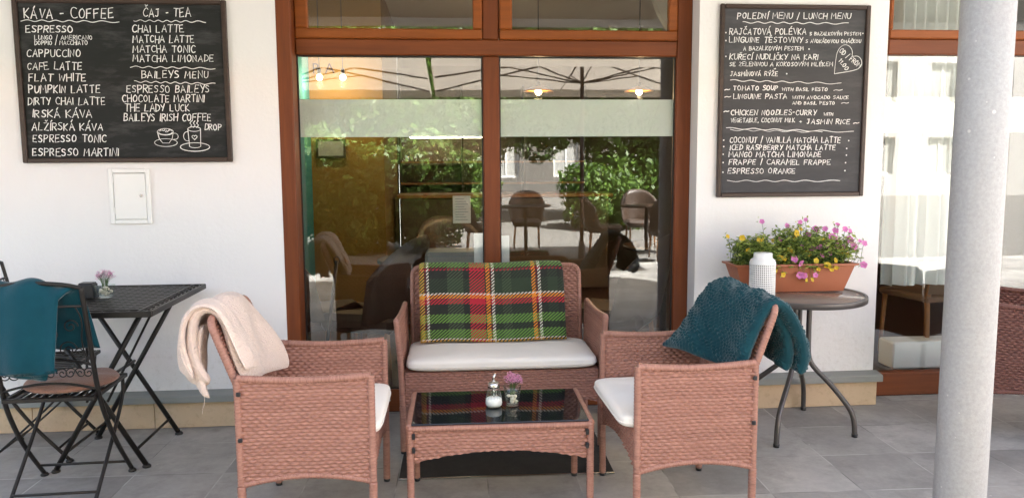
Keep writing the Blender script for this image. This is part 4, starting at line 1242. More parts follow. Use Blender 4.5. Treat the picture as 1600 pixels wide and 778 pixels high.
for fx, fy in feet:
    dx, dy = fx - RT[0], fy - RT[1]; L_ = math.hypot(dx, dy); ux, uy = dx / L_, dy / L_
    pr = [(.055, RZ - .045), (.055, .46), (.058, .385), (.085, .335), (.16, .270), (L_ - .06, .185), (L_ - .02, .130), (L_ - .004, .08), (L_, .012)]
    m = MB(); m.tube(chaikin([(ux * a, uy * a, z) for a, z in pr], 2), .0135, 10); lg = m.build('leg', 'grey_metal', rtb)
    m = MB(); m.lathe([(0, 0), (.0145, 0), (.0155, .016), (0, .016)], dx, dy, 0, 12); m.build('foot', 'black_plastic', lg)

# planter
pt_ = thing('flower_box', (1.812, -.262, RZ - .002), 'long terracotta plastic flower box on the round garden table', 'planter')
def frustum(mb, x0, y0, x1, y1, z0, z1):
    return [(-x0, -y0, z0), (x0, -y0, z0), (x0, y0, z0), (-x0, y0, z0), (-x1, -y1, z1), (x1, -y1, z1), (x1, y1, z1), (-x1, y1, z1)]
m = MB(); q4 = [(0, 1, 5, 4), (1, 2, 6, 5), (2, 3, 7, 6), (3, 0, 4, 7)]
v8 = frustum(m, .272, .062, .318, .086, .0, .138); m.add(v8, q4 + [(0, 3, 2, 1)])
m.add(frustum(m, .266, .056, .312, .080, .006, .138), q4 + [(0, 3, 2, 1)])
rimv = frustum(m, .318, .086, .332, .098, .138, .139)
m.add(frustum(m, .318, .086, .332, .098, .136, .139) , q4); m.add(frustum(m, .332, .098, .332, .098, .139, .148), q4); m.add(frustum(m, .332, .098, .312, .080, .148, .1482), q4); m.add(frustum(m, .312, .080, .311, .079, .1482, .125), q4)
m.build('box', 'terracotta', pt_)
m = MB(); n_ = 24; gx, gy = np.meshgrid(np.linspace(-.309, .309, 40), np.linspace(-.077, .077, 12), indexing='ij')
m.grid(np.stack([gx, gy, .118 + .006 * np.sin(40 * gx) * np.cos(50 * gy)], 2)); m.build('soil', 'soil', pt_)

def petal_flower(c, nrm, r, rr, parent, mat):
    m = MB(); nrm = Vector(nrm).normalized()
    a = nrm.orthogonal().normalized(); b = nrm.cross(a)
    ph = rr.uniform(0, 6); ring = []; n = 20
    vs = [Vector(c) - nrm * r * .45]
    for k in range(n):
        an = 2 * PI * k / n + ph
        q = r * (1 - .16 * abs(math.cos(2.5 * (an - ph))) ** 3)
        vs.append(Vector(c) + (a * math.cos(an) + b * math.sin(an)) * q * .45 - nrm * r * .08)
    for k in range(n):
        an = 2 * PI * k / n + ph
        q = r * (.82 + .18 * abs(math.cos(2.5 * (an - ph))))
        vs.append(Vector(c) + (a * math.cos(an) + b * math.sin(an)) * q + nrm * r * .10 * math.sin(5 * an))
    fs = [(0, 1 + k, 1 + (k + 1) % n) for k in range(n)] + [(1 + k, 1 + n + k, 1 + n + (k + 1) % n, 1 + (k + 1) % n) for k in range(n)]
    m.add(vs, fs, True)
    return m.build('blossom', mat, parent)

def petunia(label, x0, x1, peaks, petal, nleaf, flowers, seed, second=None):
    rr = random.Random(seed)
    t = thing('petunia_plant', (1.812, -.262, RZ + .118), label, 'flowering plant', 'petunias in the flower box')
    lf = MB(); sm = MB()
    def leaf(c, d, L_, w_):
        d = Vector(d).normalized(); s = d.cross(Vector((rr.gauss(0, .4), rr.gauss(0, .4), 1))).normalized(); u = s.cross(d)
        c = Vector(c)
        lf.add([c, c + d * L_ * .45 + s * w_ + u * .002, c + d * L_ - u * L_ * .15, c + d * L_ * .45 - s * w_ + u * .002], [(0, 1, 2, 3)], True)
    for k in range(nleaf // 9):
        bx = rr.uniform(x0, x1); by = rr.uniform(-.07, .07)
        pk = rr.choice(peaks)
        tx = bx * .35 + pk[0] * .65 + rr.gauss(0, pk[2]); ty = by * 1.3 + rr.gauss(0, .035) - .02; tz = pk[1] * rr.uniform(.35, 1.0) ** .7
        pts = chaikin([(bx, by, -.005), (bx * .7 + tx * .3, by * .7 + ty * .3, tz * .55 + .02), (tx, ty, tz)], 2)
        sm.tube(pts, .0011, 4)
        for j in range(9):
            p = pts[rr.randrange(2, len(pts))]
            an = rr.uniform(0, 2 * PI)
            leaf((p[0], p[1], p[2]), (math.cos(an), math.sin(an), rr.uniform(-.3, .9)), rr.uniform(.018, .034), rr.uniform(.005, .009))
    for (fx, fy, fz, sz, kind) in flowers:
        b0 = (fx * .9 + rr.gauss(0, .015), max(-.06, min(.06, fy * .3)), .0)
        sm.tube(chaikin([b0, (fx * .97, fy * .6, max(.05, fz * .75)), (fx, fy + .004, fz - .002)], 2), .0011, 4)
        petal_flower((fx, fy, fz), (rr.gauss(0, .4), -1, rr.gauss(.35, .35)), sz * 1.35, rr, t, kind)
        for j in range(3): leaf((fx + rr.gauss(0, .01), fy + .012, fz + rr.gauss(0, .008)), (rr.gauss(0, 1), rr.gauss(0, 1), rr.gauss(0, 1)), .02, .005)
        for j in range(6):
            q_ = rr.uniform(.25, .95); leaf((fx * .95 + rr.gauss(0, .008), fy * q_, fz * q_), (rr.gauss(0, 1), rr.gauss(0, 1), rr.uniform(-.2, 1)), rr.uniform(.016, .028), .006)
    sm.build('stems', 'stem', t); lf.build('foliage', 'leaf_plant', t)
    return t
# blossoms: crop pixels of the planting turned into metres beforehand (x, depth, height over the soil)
PK, YL_ = 'petal_pink', 'petal_yellow'
def bl_(px, py, kind, sz=.013, y=-.075): return ((px - 575) / 1245 * .871 + 1.803 - 1.812, y + 0.0, .148 - .118 - (py - 425) / 1245 * .871 * 1.0, sz, kind)
yel = [bl_(*q) for q in [(175, 228, YL_), (115, 228, YL_, .010, .02), (312, 245, YL_, .016), (222, 325, YL_), (590, 200, YL_, .015), (465, 378, YL_), (497, 384, YL_), (475, 500, YL_, .011, -.11), (690, 180, YL_, .010, .03), (665, 338, YL_, .009), (540, 318, YL_, .012), (455, 262, YL_, .009, .0), (420, 470, YL_, .009, -.1)]]
pnk = [bl_(*q) for q in [(562, 384, PK, .016, -.10), (607, 418, PK, .015, -.11), (600, 505, PK, .015, -.115), (632, 508, PK, .013, -.115), (718, 505, PK, .011, -.115), (720, 310, PK, .017), (725, 225, PK, .014, .0), (800, 180, PK, .015, .02), (588, 155, PK, .012, .04), (395, 122, PK, .011, .05), (740, 112, PK, .009, .05), (860, 225, PK, .014), (825, 290, PK, .013), (908, 298, PK, .014), (965, 195, PK, .014, .03), (1020, 182, PK, .013, .0), (995, 150, PK, .010, .05), (1008, 258, PK, .014), (500, 250, PK, .011, -.02), (660, 250, PK, .012, -.03), (640, 300, PK, .011), (770, 300, PK, .014), (780, 360, PK, .012, -.09), (850, 350, PK, .011, -.08), (930, 245, PK, .013, -.02), (955, 300, PK, .012), (875, 180, PK, .012, .02), (1080, 330, PK, .012, -.02), (1075, 200, PK, .011, .02), (690, 130, PK, .010, .04), (610, 250, YL_, .012, -.02), (730, 400, YL_, .011, -.1), (560, 330, YL_, .010), (880, 400, YL_, .012, -.1), (1000, 370, YL_, .012, -.06), (790, 250, YL_, .010), (1055, 255, PK, .013, .0), (1035, 298, PK, .016), (1178, 292, PK, .013, .0), (1130, 445, PK, .015, -.06), (1140, 275, PK, .009, .0), (760, 240, PK, .012, .03),
      (815, 435, YL_, .016, -.105), (945, 340, YL_, .013), (690, 352, YL_, .012), (742, 462, YL_, .009, -.11), (880, 455, YL_, .009, -.11), (845, 468, YL_, .009, -.11), (695, 540, YL_, .009, -.115), (650, 540, YL_, .008, -.115)]]
petunia('yellow flowering petunia at the end of the flower box by the lantern', -.30, -.06, [(-.29, .155, .03), (-.20, .18, .04), (-.10, .12, .05)], YL_, 2100, yel[:4] + yel[5:8] + yel[11:], 5)
petunia('pink flowering petunia with a few yellow blooms filling most of the flower box', -.10, .29, [(-.08, .19, .04), (.02, .17, .05), (.14, .17, .05), (.26, .17, .05), (.33, .12, .03), (.05, .02, .06), (-.10, .21, .02), (.09, .22, .02), (.36, .15, .03)], PK, 4600, pnk + [yel[4], yel[8], yel[9], yel[10]], 6)

# lantern
ln = thing('lantern', (1.588, -.450, RZ - .002), 'white perforated metal lantern beside the flower box', 'lantern')
m = MB(); NC, NR, r_ = 40, 14, .064; Z0, Z1 = .012, .168
dz = (Z1 - Z0) / NR
def cyl(a, z, r=r_): return (r * math.cos(a), r * math.sin(a), z)
for i in range(NC):
    a0, a1 = 2 * PI * i / NC, 2 * PI * (i + 1) / NC; am, ha = (a0 + a1) / 2, (a1 - a0) / 2
    for j in range(NR):
        z0 = Z0 + j * dz; zm = z0 + dz / 2
        outer = [cyl(a0, z0), cyl(am, z0), cyl(a1, z0), cyl(a1, zm), cyl(a1, z0 + dz), cyl(am, z0 + dz), cyl(a0, z0 + dz), cyl(a0, zm)]
        inner = [cyl(am + ha * .66 * math.cos(q), zm + dz * .34 * math.sin(q)) for q in (R(225), R(270), R(315), 0, R(45), R(90), R(135), R(180))]
        back = [cyl(am + ha * .66 * math.cos(q), zm + dz * .34 * math.sin(q), r_ - .0022) for q in (R(225), R(270), R(315), 0, R(45), R(90), R(135), R(180))]
        m.add(outer + inner + back, [(k, (k + 1) % 8, 8 + (k + 1) % 8, 8 + k) for k in range(8)] + [(8 + k, 8 + (k + 1) % 8, 16 + (k + 1) % 8, 16 + k) for k in range(8)])
m.lathe([(0, .001), (.060, .001), (r_, .004), (r_, Z0)], 0, 0, 0, 40)
m.lathe([(r_, Z1), (r_, .176), (.058, .190), (.048, .197), (.046, .200), (.046, .220), (.0435, .223), (.0, .224)], 0, 0, 0, 40)
m.build('body', 'white_metal', ln)
m = MB(); m.lathe([(0, .008), (.054, .008), (.054, .170), (.050, .172), (.050, .02), (0, .02)], 0, 0, 0, 32); m.build('hole_shade_liner', 'lantern_shade', ln)  # added grey sleeve: the shade inside the lantern is put into its colour

# ================================================================== FOLDING METAL SET (LEFT)
TZB = .785
def scroll(mb, cx, z, y, r, turns, sx=1, sz=1, rad=.0028, n=26):
    mb.tube([(cx + sx * (r * (1 - t * .85)) * math.cos(2 * PI * turns * t), y, z + sz * (r * (1 - t * .85)) * math.sin(2 * PI * turns * t)) for t in np.linspace(0, 1, n)], rad, 5)
bt = thing('folding_table', (-1.605, -.465, 0), 'black metal folding bistro table with pierced top against the white wall', 'table')
hx, hy = .355, .385
m = MB()
f_ = .055
m.box(-hx, hx, -hy, -hy + .014, TZB - .028, TZB - .002, .003); m.box(-hx, hx, hy - .014, hy, TZB - .028, TZB - .002, .003)
m.box(-hx, -hx + .014, -hy + .014, hy - .014, TZB - .028, TZB - .002, .003); m.box(hx - .014, hx, -hy + .014, hy - .014, TZB - .028, TZB - .002, .003)
for a, b_ in ((-hx + f_, -hx + f_ + .010), (hx - f_ - .010, hx - f_)): m.box(a, b_, -hy + .014, hy - .014, TZB - .012, TZB - .002)
for a, b_ in ((-hy + f_, -hy + f_ + .010), (hy - f_ - .010, hy - f_)): m.box(-hx + f_ + .010, hx - f_ - .010, a, b_, TZB - .012, TZB - .002)
m.build('top_frame', 'black_metal', bt)
m = MB(); rad = .0042
x = -hx + f_ + .018
zt = TZB - .007
k = 0
while x < hx - f_ - .012:
    m.box(x, x + .0125, -hy + f_ + .010, hy - f_ - .010, zt - .0035, zt + .0015 + .001 * (k % 2)); x += .0215; k += 1
y = -hy + f_ + .02; k = 0
while y < hy - f_ - .012:
    m.box(-hx + f_ + .010, hx - f_ - .010, y, y + .0125, zt - .0022, zt + .0028 + .001 * (k % 2)); y += .0215; k += 1
# open loops along the border
for s in (-1, 1):
    q = -hy + .05
    while q < hy - .04:
        m.tube([(s * (hx - .034) + .014 * math.cos(a), q + .026 * math.sin(a), zt) for a in np.linspace(0, 2 * PI, 13)[:-1]], .0035, 5, closed=True); q += .056
    q = -hx + .08
    while q < hx - .07:
        m.tube([(q + .026 * math.cos(a), s * (hy - .034) + .014 * math.sin(a), zt) for a in np.linspace(0, 2 * PI, 13)[:-1]], .0035, 5, closed=True); q += .056
m.build('pierced_top', 'black_metal', bt)
for y, ax, bx_ in ((.315, .19, .25), (-.130, .19, .25)):
    for s in (-1, 1):
        m = MB(); yy = y + s * .012
        m.tube([(-s * .235, yy, TZB - .03), (s * .195, yy, .012)], .0125, 8, flat=.7)
        lg = m.build('leg', 'black_metal', bt)
        ft = MB(); ft.lathe([(0, 0), (.019, 0), (.020, .006), (.013, .014), (0, .014)], s * .197, yy, 0, 12); ft.build('foot', 'black_metal', lg)
for s in (-1, 1):
    m = MB(); m.tube([(s * .155, -.13 + s * .012, .085), (s * .155, .315 + s * .012, .085)], .007, 6); m.build('stretcher', 'black_metal', bt)
    m = MB(); m.tube([(s * .045, -.13, .32), (s * .16, -.02 + .2, TZB - .09)], .006, 6); m.build('brace', 'black_metal', bt)
m = MB(); m.tube([(.0, -.13, .40), (.0, .315, .40)], .008, 6)
m.build('pivot_rod', 'black_metal', bt)

def folding_chair(loc, rz, label, group):
    t = thing('folding_chair', loc, label, 'chair', group, rz)
    for s in (-1, 1):
        m = MB(); m.tube(chaikin([(s * .185, -.235, .915), (s * .185, -.19, .70), (s * .185, -.145, .48), (s * .188, -.105, .37), (s * .19, .0, .20), (s * .19, .165, .012)], 2), .0105, 8, flat=.75)
        lg = m.build('front_leg', 'black_metal', t)
        f = MB(); f.lathe([(0, 0), (.017, 0), (.018, .006), (.011, .014), (0, .014)], s * .19, .167, 0, 12); f.build('foot', 'black_metal', lg)
        m = MB(); m.tube(chaikin([(s * .165, .185, .44), (s * .168, .175, .36), (s * .168, .03, .215), (s * .168, -.20, .012)], 2), .0085, 8, flat=.6)
        lg = m.build('rear_leg', 'black_metal', t)
        f = MB(); f.lathe([(0, 0), (.015, 0), (.016, .006), (.010, .014), (0, .014)], s * .168, -.202, 0, 12); f.build('foot', 'black_metal', lg)
    for q in ((.19, .120, .065), (.168, -.165, .045)):
        m = MB(); m.tube([(-q[0], q[1], q[2]), q], .006, 6); m.build('stretcher', 'black_metal', t)
    m = MB()
    m.box(-.182, .182, .185, .205, .435, .453, .003); m.box(-.182, .182, -.165, -.145, .435, .453, .003)
    for s in (-1, 1): m.box(min(s * .182, s * .162), max(s * .182, s * .162), -.145, .185, .4355, .4525, .003)
    for k in range(9): m.box(-.150 + .0345 * k, -.150 + .0345 * k + .018, -.145, .185, .440, .446)
    m.build('seat', 'black_metal', t)
    m = MB()
    def yb(z): return -.145 - (z - .48) * .205
    m.tube(chaikin([(-.185, yb(.915), .915), (-.12, yb(.93), .932), (0, yb(.93), .940), (.12, yb(.93), .932), (.185, yb(.915), .915)], 2), .0085, 8); m.build('top_rail', 'black_metal', t)
    for z, dz_ in ((.478, .030), (.585, .030)):
        m = MB(); m.tube([(x_, yb(z), z + dz_ * (1 - (x_ / .185) ** 2)) for x_ in np.linspace(-.185, .185, 15)], .0055, 6); m.build('back_rail', 'black_metal', t)
    m = MB()
    for zz in (.84,): m.tube([(-.185, yb(zz), zz), (.185, yb(zz), zz)], .0055, 6)
    m.build('back_rail', 'black_metal', t)
    m = MB()
    for q_ in (-.145, -.075, 0, .075, .145):
        for s in (-1, 1): scroll(m, q_ + s * .016, .552, yb(.552), .024, 1.5, s, 1 if q_ > -.1 else -1, .0026)
    for s in (-1, 1):
        scroll(m, s * .095, .655, yb(.655), .038, 1.6, s); scroll(m, s * .04, .72, yb(.72), .034, 1.5, -s); scroll(m, s * .12, .755, yb(.755), .030, 1.5, s)
        scroll(m, s * .135, .645, yb(.645), .026, 1.4, -s, -1)
        m.tube(chaikin([(s * .02, yb(.61), .61), (s * .06, yb(.68), .68), (s * .03, yb(.78), .78), (0, yb(.83), .835)], 2), .003, 5)
        m.tube(chaikin([(s * .17, yb(.59), .59), (s * .15, yb(.68), .68), (s * .17, yb(.78), .78), (s * .15, yb(.83), .835)], 2), .003, 5)
    m.build('scrollwork', 'black_metal', t)
    return t
ch = folding_chair((-1.640, -.800, 0), R(2), 'black metal folding chair with scroll back under the plain teal blanket', 'metal folding chairs')
dup(ch, (-1.98, -.30, 0), R(-86), 'black metal folding chair at the far side of the bistro table, mostly hidden', 'metal folding chairs')
# seat pad
m = MB(); th = np.linspace(-PI / 2, PI / 2, 20); ph = np.linspace(0, 2 * PI, 49)
A, B = np.meshgrid(th, ph, indexing='ij')
ca = np.sign(np.cos(A)) * np.abs(np.cos(A)) ** .45
m.grid(np.stack([.185 * ca * np.cos(B), .185 * ca * np.sin(B), .020 * np.sin(A) + .020 + .004 * (np.sin(A) > 0) * np.cos(6 * B) * ca], 2))
pad = m.build('seat_pad', 'pad'); pad.location = (-1.628, -.765, .452)
tag(pad, 'round dusty pink seat pad on the folding chair', 'cushion')
# plain teal blanket
near = [(-1.105, .600), (-1.10, .67), (-1.085, .80), (-1.065, .90), (-1.025, .945), (-.985, .925), (-.955, .85), (-.93, .76), (-.915, .665)]
q = resample(chaikin(near, 3), 90); nt = 60
SS = np.linspace(0, 1, 90)[:, None]; TT = np.linspace(0, 1, nt)[None, :]
x0 = np.interp(SS, [0, .5, 1], [-1.90, -1.86, -1.80]); x1 = np.interp(SS, [0, .45, .55, 1], [-1.535, -1.525, -1.475, -1.435])
P = np.zeros((90, nt, 3)); P[..., 0] = x0 * (1 - TT) + x1 * TT
P[..., 1] = q[:, None, 0] + .012 * np.sin(TT * 8 + SS * 2) * np.clip(np.abs(SS - .5) * 3, 0, 1)
P[..., 2] = q[:, None, 1] - .022 * TT * (SS > .0) + .012 * np.sin(TT * 6 + 1) * (np.abs(SS - .5) > .3) * np.abs(SS - .5)
tb2 = cloth('blanket', P, 'teal', 0.034, 0.010, 41, edge=.09, freq=(6, 15))
tag(tb2, 'plain teal fleece blanket over the metal folding chair back', 'blanket')
P2 = P[0:40, 2:46].copy(); P2[..., 1] += .022; P2[..., 2] -= .022; P2[..., 0] += .05
cloth('under_layer', P2, 'teal', 0.022, 0.004, 43, tb2, edge=.12)
# on the bistro table
hb = thing('napkin_holder', (-1.665, -.475, TZB), 'black leather look holder beside the small flower glass on the bistro table', 'holder')
m = MB(); m.prism([(-.036, 0), (.036, 0), (.030, .066), (-.036, .066)], -.03, .03, 'y'); m.build('body', 'black_plastic', hb, .003)
m = MB(); m.prism([(-.034, .0665), (.028, .0665), (.026, .072), (-.032, .072)], -.024, .024, 'y'); m.build('lid', 'black_plastic', hb, .001)
posy((-1.592, -.472, TZB), 'square glass of pebbles on the black bistro table', 'loose tiny pink flowers on the black bistro table', .060, .037, .047, .070, .045, 8, True)
m = MB(); m.box(-.035, .035, -.022, .022, 0, .004, .001); pp = m.build('paper_card', 'paper'); pp.location = (-1.700, -.545, TZB); pp.rotation_euler = (0, 0, R(35))
tag(pp, 'small pale card lying beside the black holder', 'card')

# ================================================================== INSIDE THE CAFE
def tub_chair(loc, rz, label, throw=None, group='dark leather chairs inside the cafe'):
    t = thing('tub_chair', loc, label, 'chair', group, rz)
    n, k = 28, 18
    A, Z = np.meshgrid(np.linspace(-1, 1, n), np.linspace(0, 1, k), indexing='ij')
    ang = A * 1.35
    top = .95 - .26 * np.abs(A) ** 2.2
    z = .40 + (top - .40) * Z
    r = .27 + .05 * Z
    P = np.stack([-r * np.cos(ang) * 1.0 - .06 * Z, r * np.sin(ang), z], 2)
    cloth('backrest', P, 'leather', .06, .002, 3, t, edge=.12)
    m = MB(); m.box(-.26, .26, -.24, .24, .34, .46, .04); m.build('seat', 'leather', t)
    for x in (-.2, .2):
        for y in (-.19, .19):
            m = MB(); m.tube([(x, y, .36), (x * 1.15, y * 1.1, 0)], [.018, .012], 8); m.build('leg', 'chair_wood', t)
    return t
tub_chair((-0.50, .86, 0), R(160), 'dark brown chair with a pale throw behind the glass door')
n_, k_ = 40, 24
q = resample(chaikin([(-.30, .50), (-.34, .70), (-.36, .88), (-.40, .955), (-.45, .93), (-.46, .80), (-.45, .62)], 3), n_)
P = np.zeros((n_, k_, 3)); P[..., 0] = q[:, None, 0]; P[..., 1] = np.linspace(-.15, .17, k_)[None, :]; P[..., 2] = q[:, None, 1]
thr = cloth('throw_blanket', P, 'grey_throw', .03, .006, 15); thr.location = (-1.04, .80, -.01); thr.rotation_euler = (0, 0, R(168))
tag(thr, 'pale grey throw draped on a dark chair inside the cafe', 'blanket')
m = MB()
tc2 = tub_chair((-.80, .98, 0), R(20), 'dark brown chair carrying a grey throw, next to the teal wall inside')
thr.location = (-.66, .95, .0); thr.rotation_euler = (0, 0, R(20))
tub_chair((1.10, .80, 0), R(150), 'dark chair close behind the door pane at the edge of the teal blanket')
tub_chair((.10, 2.2, 0), R(-70), 'dark chair in the middle of the dim room, beyond the sofa')
def cafe_table(loc, label, r=.33, h=.74):
    t = thing('cafe_table', loc, label, 'table', 'dark tables inside the cafe')
    m = MB(); m.lathe([(0, h), (r - .01, h), (r, h - .008), (r, h - .026), (r - .01, h - .032), (0, h - .032)], 0, 0, 0, 40); m.build('table_top', 'wood_dark', t)
    m = MB(); m.tube([(0, 0, .03), (0, 0, h - .033)], .028, 12); m.build('leg', 'black_metal', t)
    m = MB(); m.lathe([(0, 0), (.22, 0), (.22, .012), (.04, .03), (0, .03)], 0, 0, 0, 32); m.build('base', 'black_metal', t)
cafe_table((-.15, 1.25, 0), 'round dark table behind the glass door pane beside the throw')
cafe_table((1.75, 1.9, 0), 'round dark table deeper in the cafe')
po = thing('floor_easel', (-.70, .62, 0), 'slim black pole leaning inside behind the left door pane', 'stand')
m = MB(); m.tube([(-.09, 0, 0), (.02, .06, .80)], .011, 8); m.build('pole', 'black_metal', po)
m = MB(); m.tube([(.02 + .018 * math.cos(a), .06, .80 + .025 * math.sin(a)) for a in np.linspace(0, 2 * PI, 13)[:-1]], .004, 6, closed=True); m.build('hook', 'black_metal', po)
ns = thing('notice_sheet', (.10, .60, .0), 'pale printed notice hanging inside the left door pane', 'notice')
m = MB(); m.box(-.055, .055, -.002, .002, 1.03, 1.20, .001); m.build('sheet', 'plaster_in', ns)
m = MB()
for k in range(9): m.box(-.04, .04 - .012 * (k % 3), -.0032, -.0022, 1.05 + .016 * k, 1.054 + .016 * k)
m.build('print', 'ledge', ns)
for x, w_, l_ in ((.185, .055, 'tall white sheet on the left of the door post, above the sofa'), (.335, .045, 'small white sheet on the right of the door post, above the sofa')):
    m = MB(); m.box(x - w_ / 2, x + w_ / 2, .162, .166, .80, 1.005 if x < .2 else .99, .0008); tag(m.build('paper_sheet', 'paper'), l_, 'paper')
m = MB(); m.box(-.13, .20, .50, .78, .68, .86, .02); tag(m.build('storage_box', 'ledge'), 'pale box standing behind the glass above the sofa back', 'box')
bc = thing('bar_counter', (.15, 4.3, 0), 'dark bar counter at the back of the cafe under a light strip', 'counter')
m = MB(); m.box(-.62, 1.6, -.25, .25, .05, 1.03, .01); m.build('body', 'dark_wall', bc)
m = MB(); m.box(-.66, 1.64, -.29, .29, 1.032, 1.07, .008); m.build('counter_top', 'chair_wood', bc)
bs = thing('bottle_shelf', (.15, 5.12, 0), 'back bar shelves of glasses and bottles with a strip lamp', 'shelf')
m = MB()
for z in (1.15, 1.40, 1.72, 2.05): m.box(-.66, 1.5, -.14, .14, z, z + .022)
m.build('shelf_boards', 'chair_wood', bs)
m = MB()
for x in (-.68, .05, .78, 1.50): m.box(x - .0, x + .018, -.14, .14, .9, 2.3)
m.build('uprights', 'wood_dark', bs)
m = MB(); m.box(-.55, .42, -.13, -.10, 1.69, 1.718); m.build('strip_lamp', emit_mat('warm_strip_lamp', (1.0, .86, .62), 3), bs)
m = MB(); rr = random.Random(4)
for z in (1.172, 1.422, 1.742):
    x = -.62
    while x < 1.42:
        h = rr.uniform(.10, .21); r_ = rr.uniform(.018, .034)
        m.lathe([(0, 0), (r_, 0), (r_, h * .6), (r_ * .4, h * .75), (r_ * .4, h), (0, h)], x, rr.uniform(-.06, .06), z, 10); x += rr.uniform(.06, .12)
tag(m.build('bottles', 'green_glass', bs), kind='stuff')
pf = thing('picture_frame', (-1.02, 2.985, 1.45), 'small framed picture on the ochre wall inside', 'picture')
m = MB(); m.box(-.13, .13, -.02, .0, 0, .17, .003); m.build('frame', 'wood_dark', pf)
m = MB(); m.box(-.11, .11, -.023, -.0205, .02, .15); m.build('print', 'ledge', pf)
amber = emit_mat('amber_lamp_glow', (1.0, .62, .18), 3.0)
for (x, y, z, lb, dk) in ((-1.06, 2.7, 2.135, 'bare glowing bulb over the left pane, first from the frame', 0), (-.862, 2.7, 2.135, 'bare glowing bulb over the left pane, second from the frame', 0), (.745, 2.0, 1.955, 'pendant lamp with amber disc shade nearer the door post', 1), (1.555, 2.0, 1.957, 'pendant lamp with amber disc shade nearer the right jamb', 1)):
    t = thing('pendant_lamp', (x, y, z), lb, 'lamp', 'pendant lamps inside the cafe')
    m = MB(); m.ball((0, 0, 0), .026, 14, 10); m.build('bulb', emit_mat('warm_bulb', (1.0, .72, .36), 6), t)
    m = MB(); m.tube([(0, 0, .06), (0, 0, 2.958 - z)], .004, 6); m.lathe([(0, .075), (.014, .075), (.018, .028), (0, .028)], 0, 0, 0, 12); m.build('cord', 'black_plastic', t)
    if dk:
        m = MB(); m.lathe([(.02, .040), (.055, .030), (.115, .004), (.118, .0), (.052, .024), (.02, .033)], 0, 0, 0, 32); m.build('lamp_shade', simple('amber_shade', (.55, .22, .03), .3), t)
    ld = bpy.data.lights.new('lamp_glow', 'POINT'); ld.energy = 3.0 if dk else 0.8; ld.color = (1, .70, .38); ld.shadow_soft_size = .03
    lo = bpy.data.objects.new('lamp_glow', ld); COL.objects.link(lo); lo.parent = t; lo.location = (0, -.0, -.06)
# lettering on the ochre wall top
fc = bpy.data.curves.new('wall_letters', 'FONT'); fc.body = 'R A'; fc.size = .13; fc.extrude = .004; fc.align_x = 'LEFT'
fo = bpy.data.objects.new('wall_letters', fc); COL.objects.link(fo); fo.parent = cafe; fo.location = (-1.17, 2.99, 2.20); fc.materials.append(MT['wood_dark'])
bpy.context.view_layer.update()
me = bpy.data.meshes.new_from_object(fo.evaluated_get(bpy.context.evaluated_depsgraph_get()))
bpy.data.objects.remove(fo)
fo = bpy.data.objects.new('wall_letters', me); COL.objects.link(fo); fo.parent = cafe; fo.location = (-1.17, 2.99, 2.20); fo.rotation_euler = (R(90), 0, 0)

# things behind the shop window
n_, k_ = 90, 20
def drape(x0, x1, y, z0, z1, label, seed):
    S, T = np.meshgrid(np.linspace(0, 1, n_), np.linspace(0, 1, k_), indexing='ij')
    P = np.stack([x0 + (x1 - x0) * S + .02 * np.sin(30 * S) * (1 - T), y + .035 * np.sin(2 * PI * 7 * S + .8 * T) + .01 * np.sin(40 * S), z0 + (z1 - z0) * T], 2)
    m = MB(); m.grid(P + np.array([0, .002, 0])); m.grid(P - np.array([0, .002, 0]))
    tag(m.build('curtain', 'curtain'), label, 'curtain', 'white curtains in the shop window')
drape(2.72, 3.22, .42, .62, 2.78, 'white curtain hanging in the shop window left of the column', 1)
drape(3.75, 4.75, .45, .62, 2.78, 'white curtain in the shop window on the far side of the column', 2)
def plain_chair(loc, rz, label):
    t = thing('wooden_chair', loc, label, 'chair', 'wooden chairs behind the shop window', rz)
    for s in (-1, 1):
        m = MB(); m.tube([(.20, s * .19, .44), (.22, s * .20, 0)], [.019, .014], 8); m.build('leg', 'chair_wood', t)
        m = MB(); m.tube([(-.27, s * .18, .86), (-.20, s * .19, .44), (-.24, s * .20, 0)], [.014, .019, .014], 8); m.build('leg', 'chair_wood', t)
    m = MB(); m.box(-.23, .24, -.22, .22, .435, .485, .015); m.build('seat', 'brown_fabric', t)
    S, T = np.meshgrid(np.linspace(-1, 1, 14), np.linspace(0, 1, 8), indexing='ij')
    cloth('backrest', np.stack([-.235 - .06 * T - .03 * (1 - S ** 2), .22 * S, .50 + .36 * T], 2), 'brown_fabric', .03, .001, 4, t, edge=.1)
plain_chair((3.42, 1.00, 0), R(100), 'dark wooden chair behind the lower shop window, beside the column')
plain_chair((3.02, 1.45, 0), R(60), 'dark wooden chair at the white pier edge of the shop window')
m = MB(); m.box(2.95, 3.9, .62, .80, .02, .20, .01); tag(m.build('low_radiator', 'white_metal'), 'low white heater on the floor behind the shop window', 'heater')

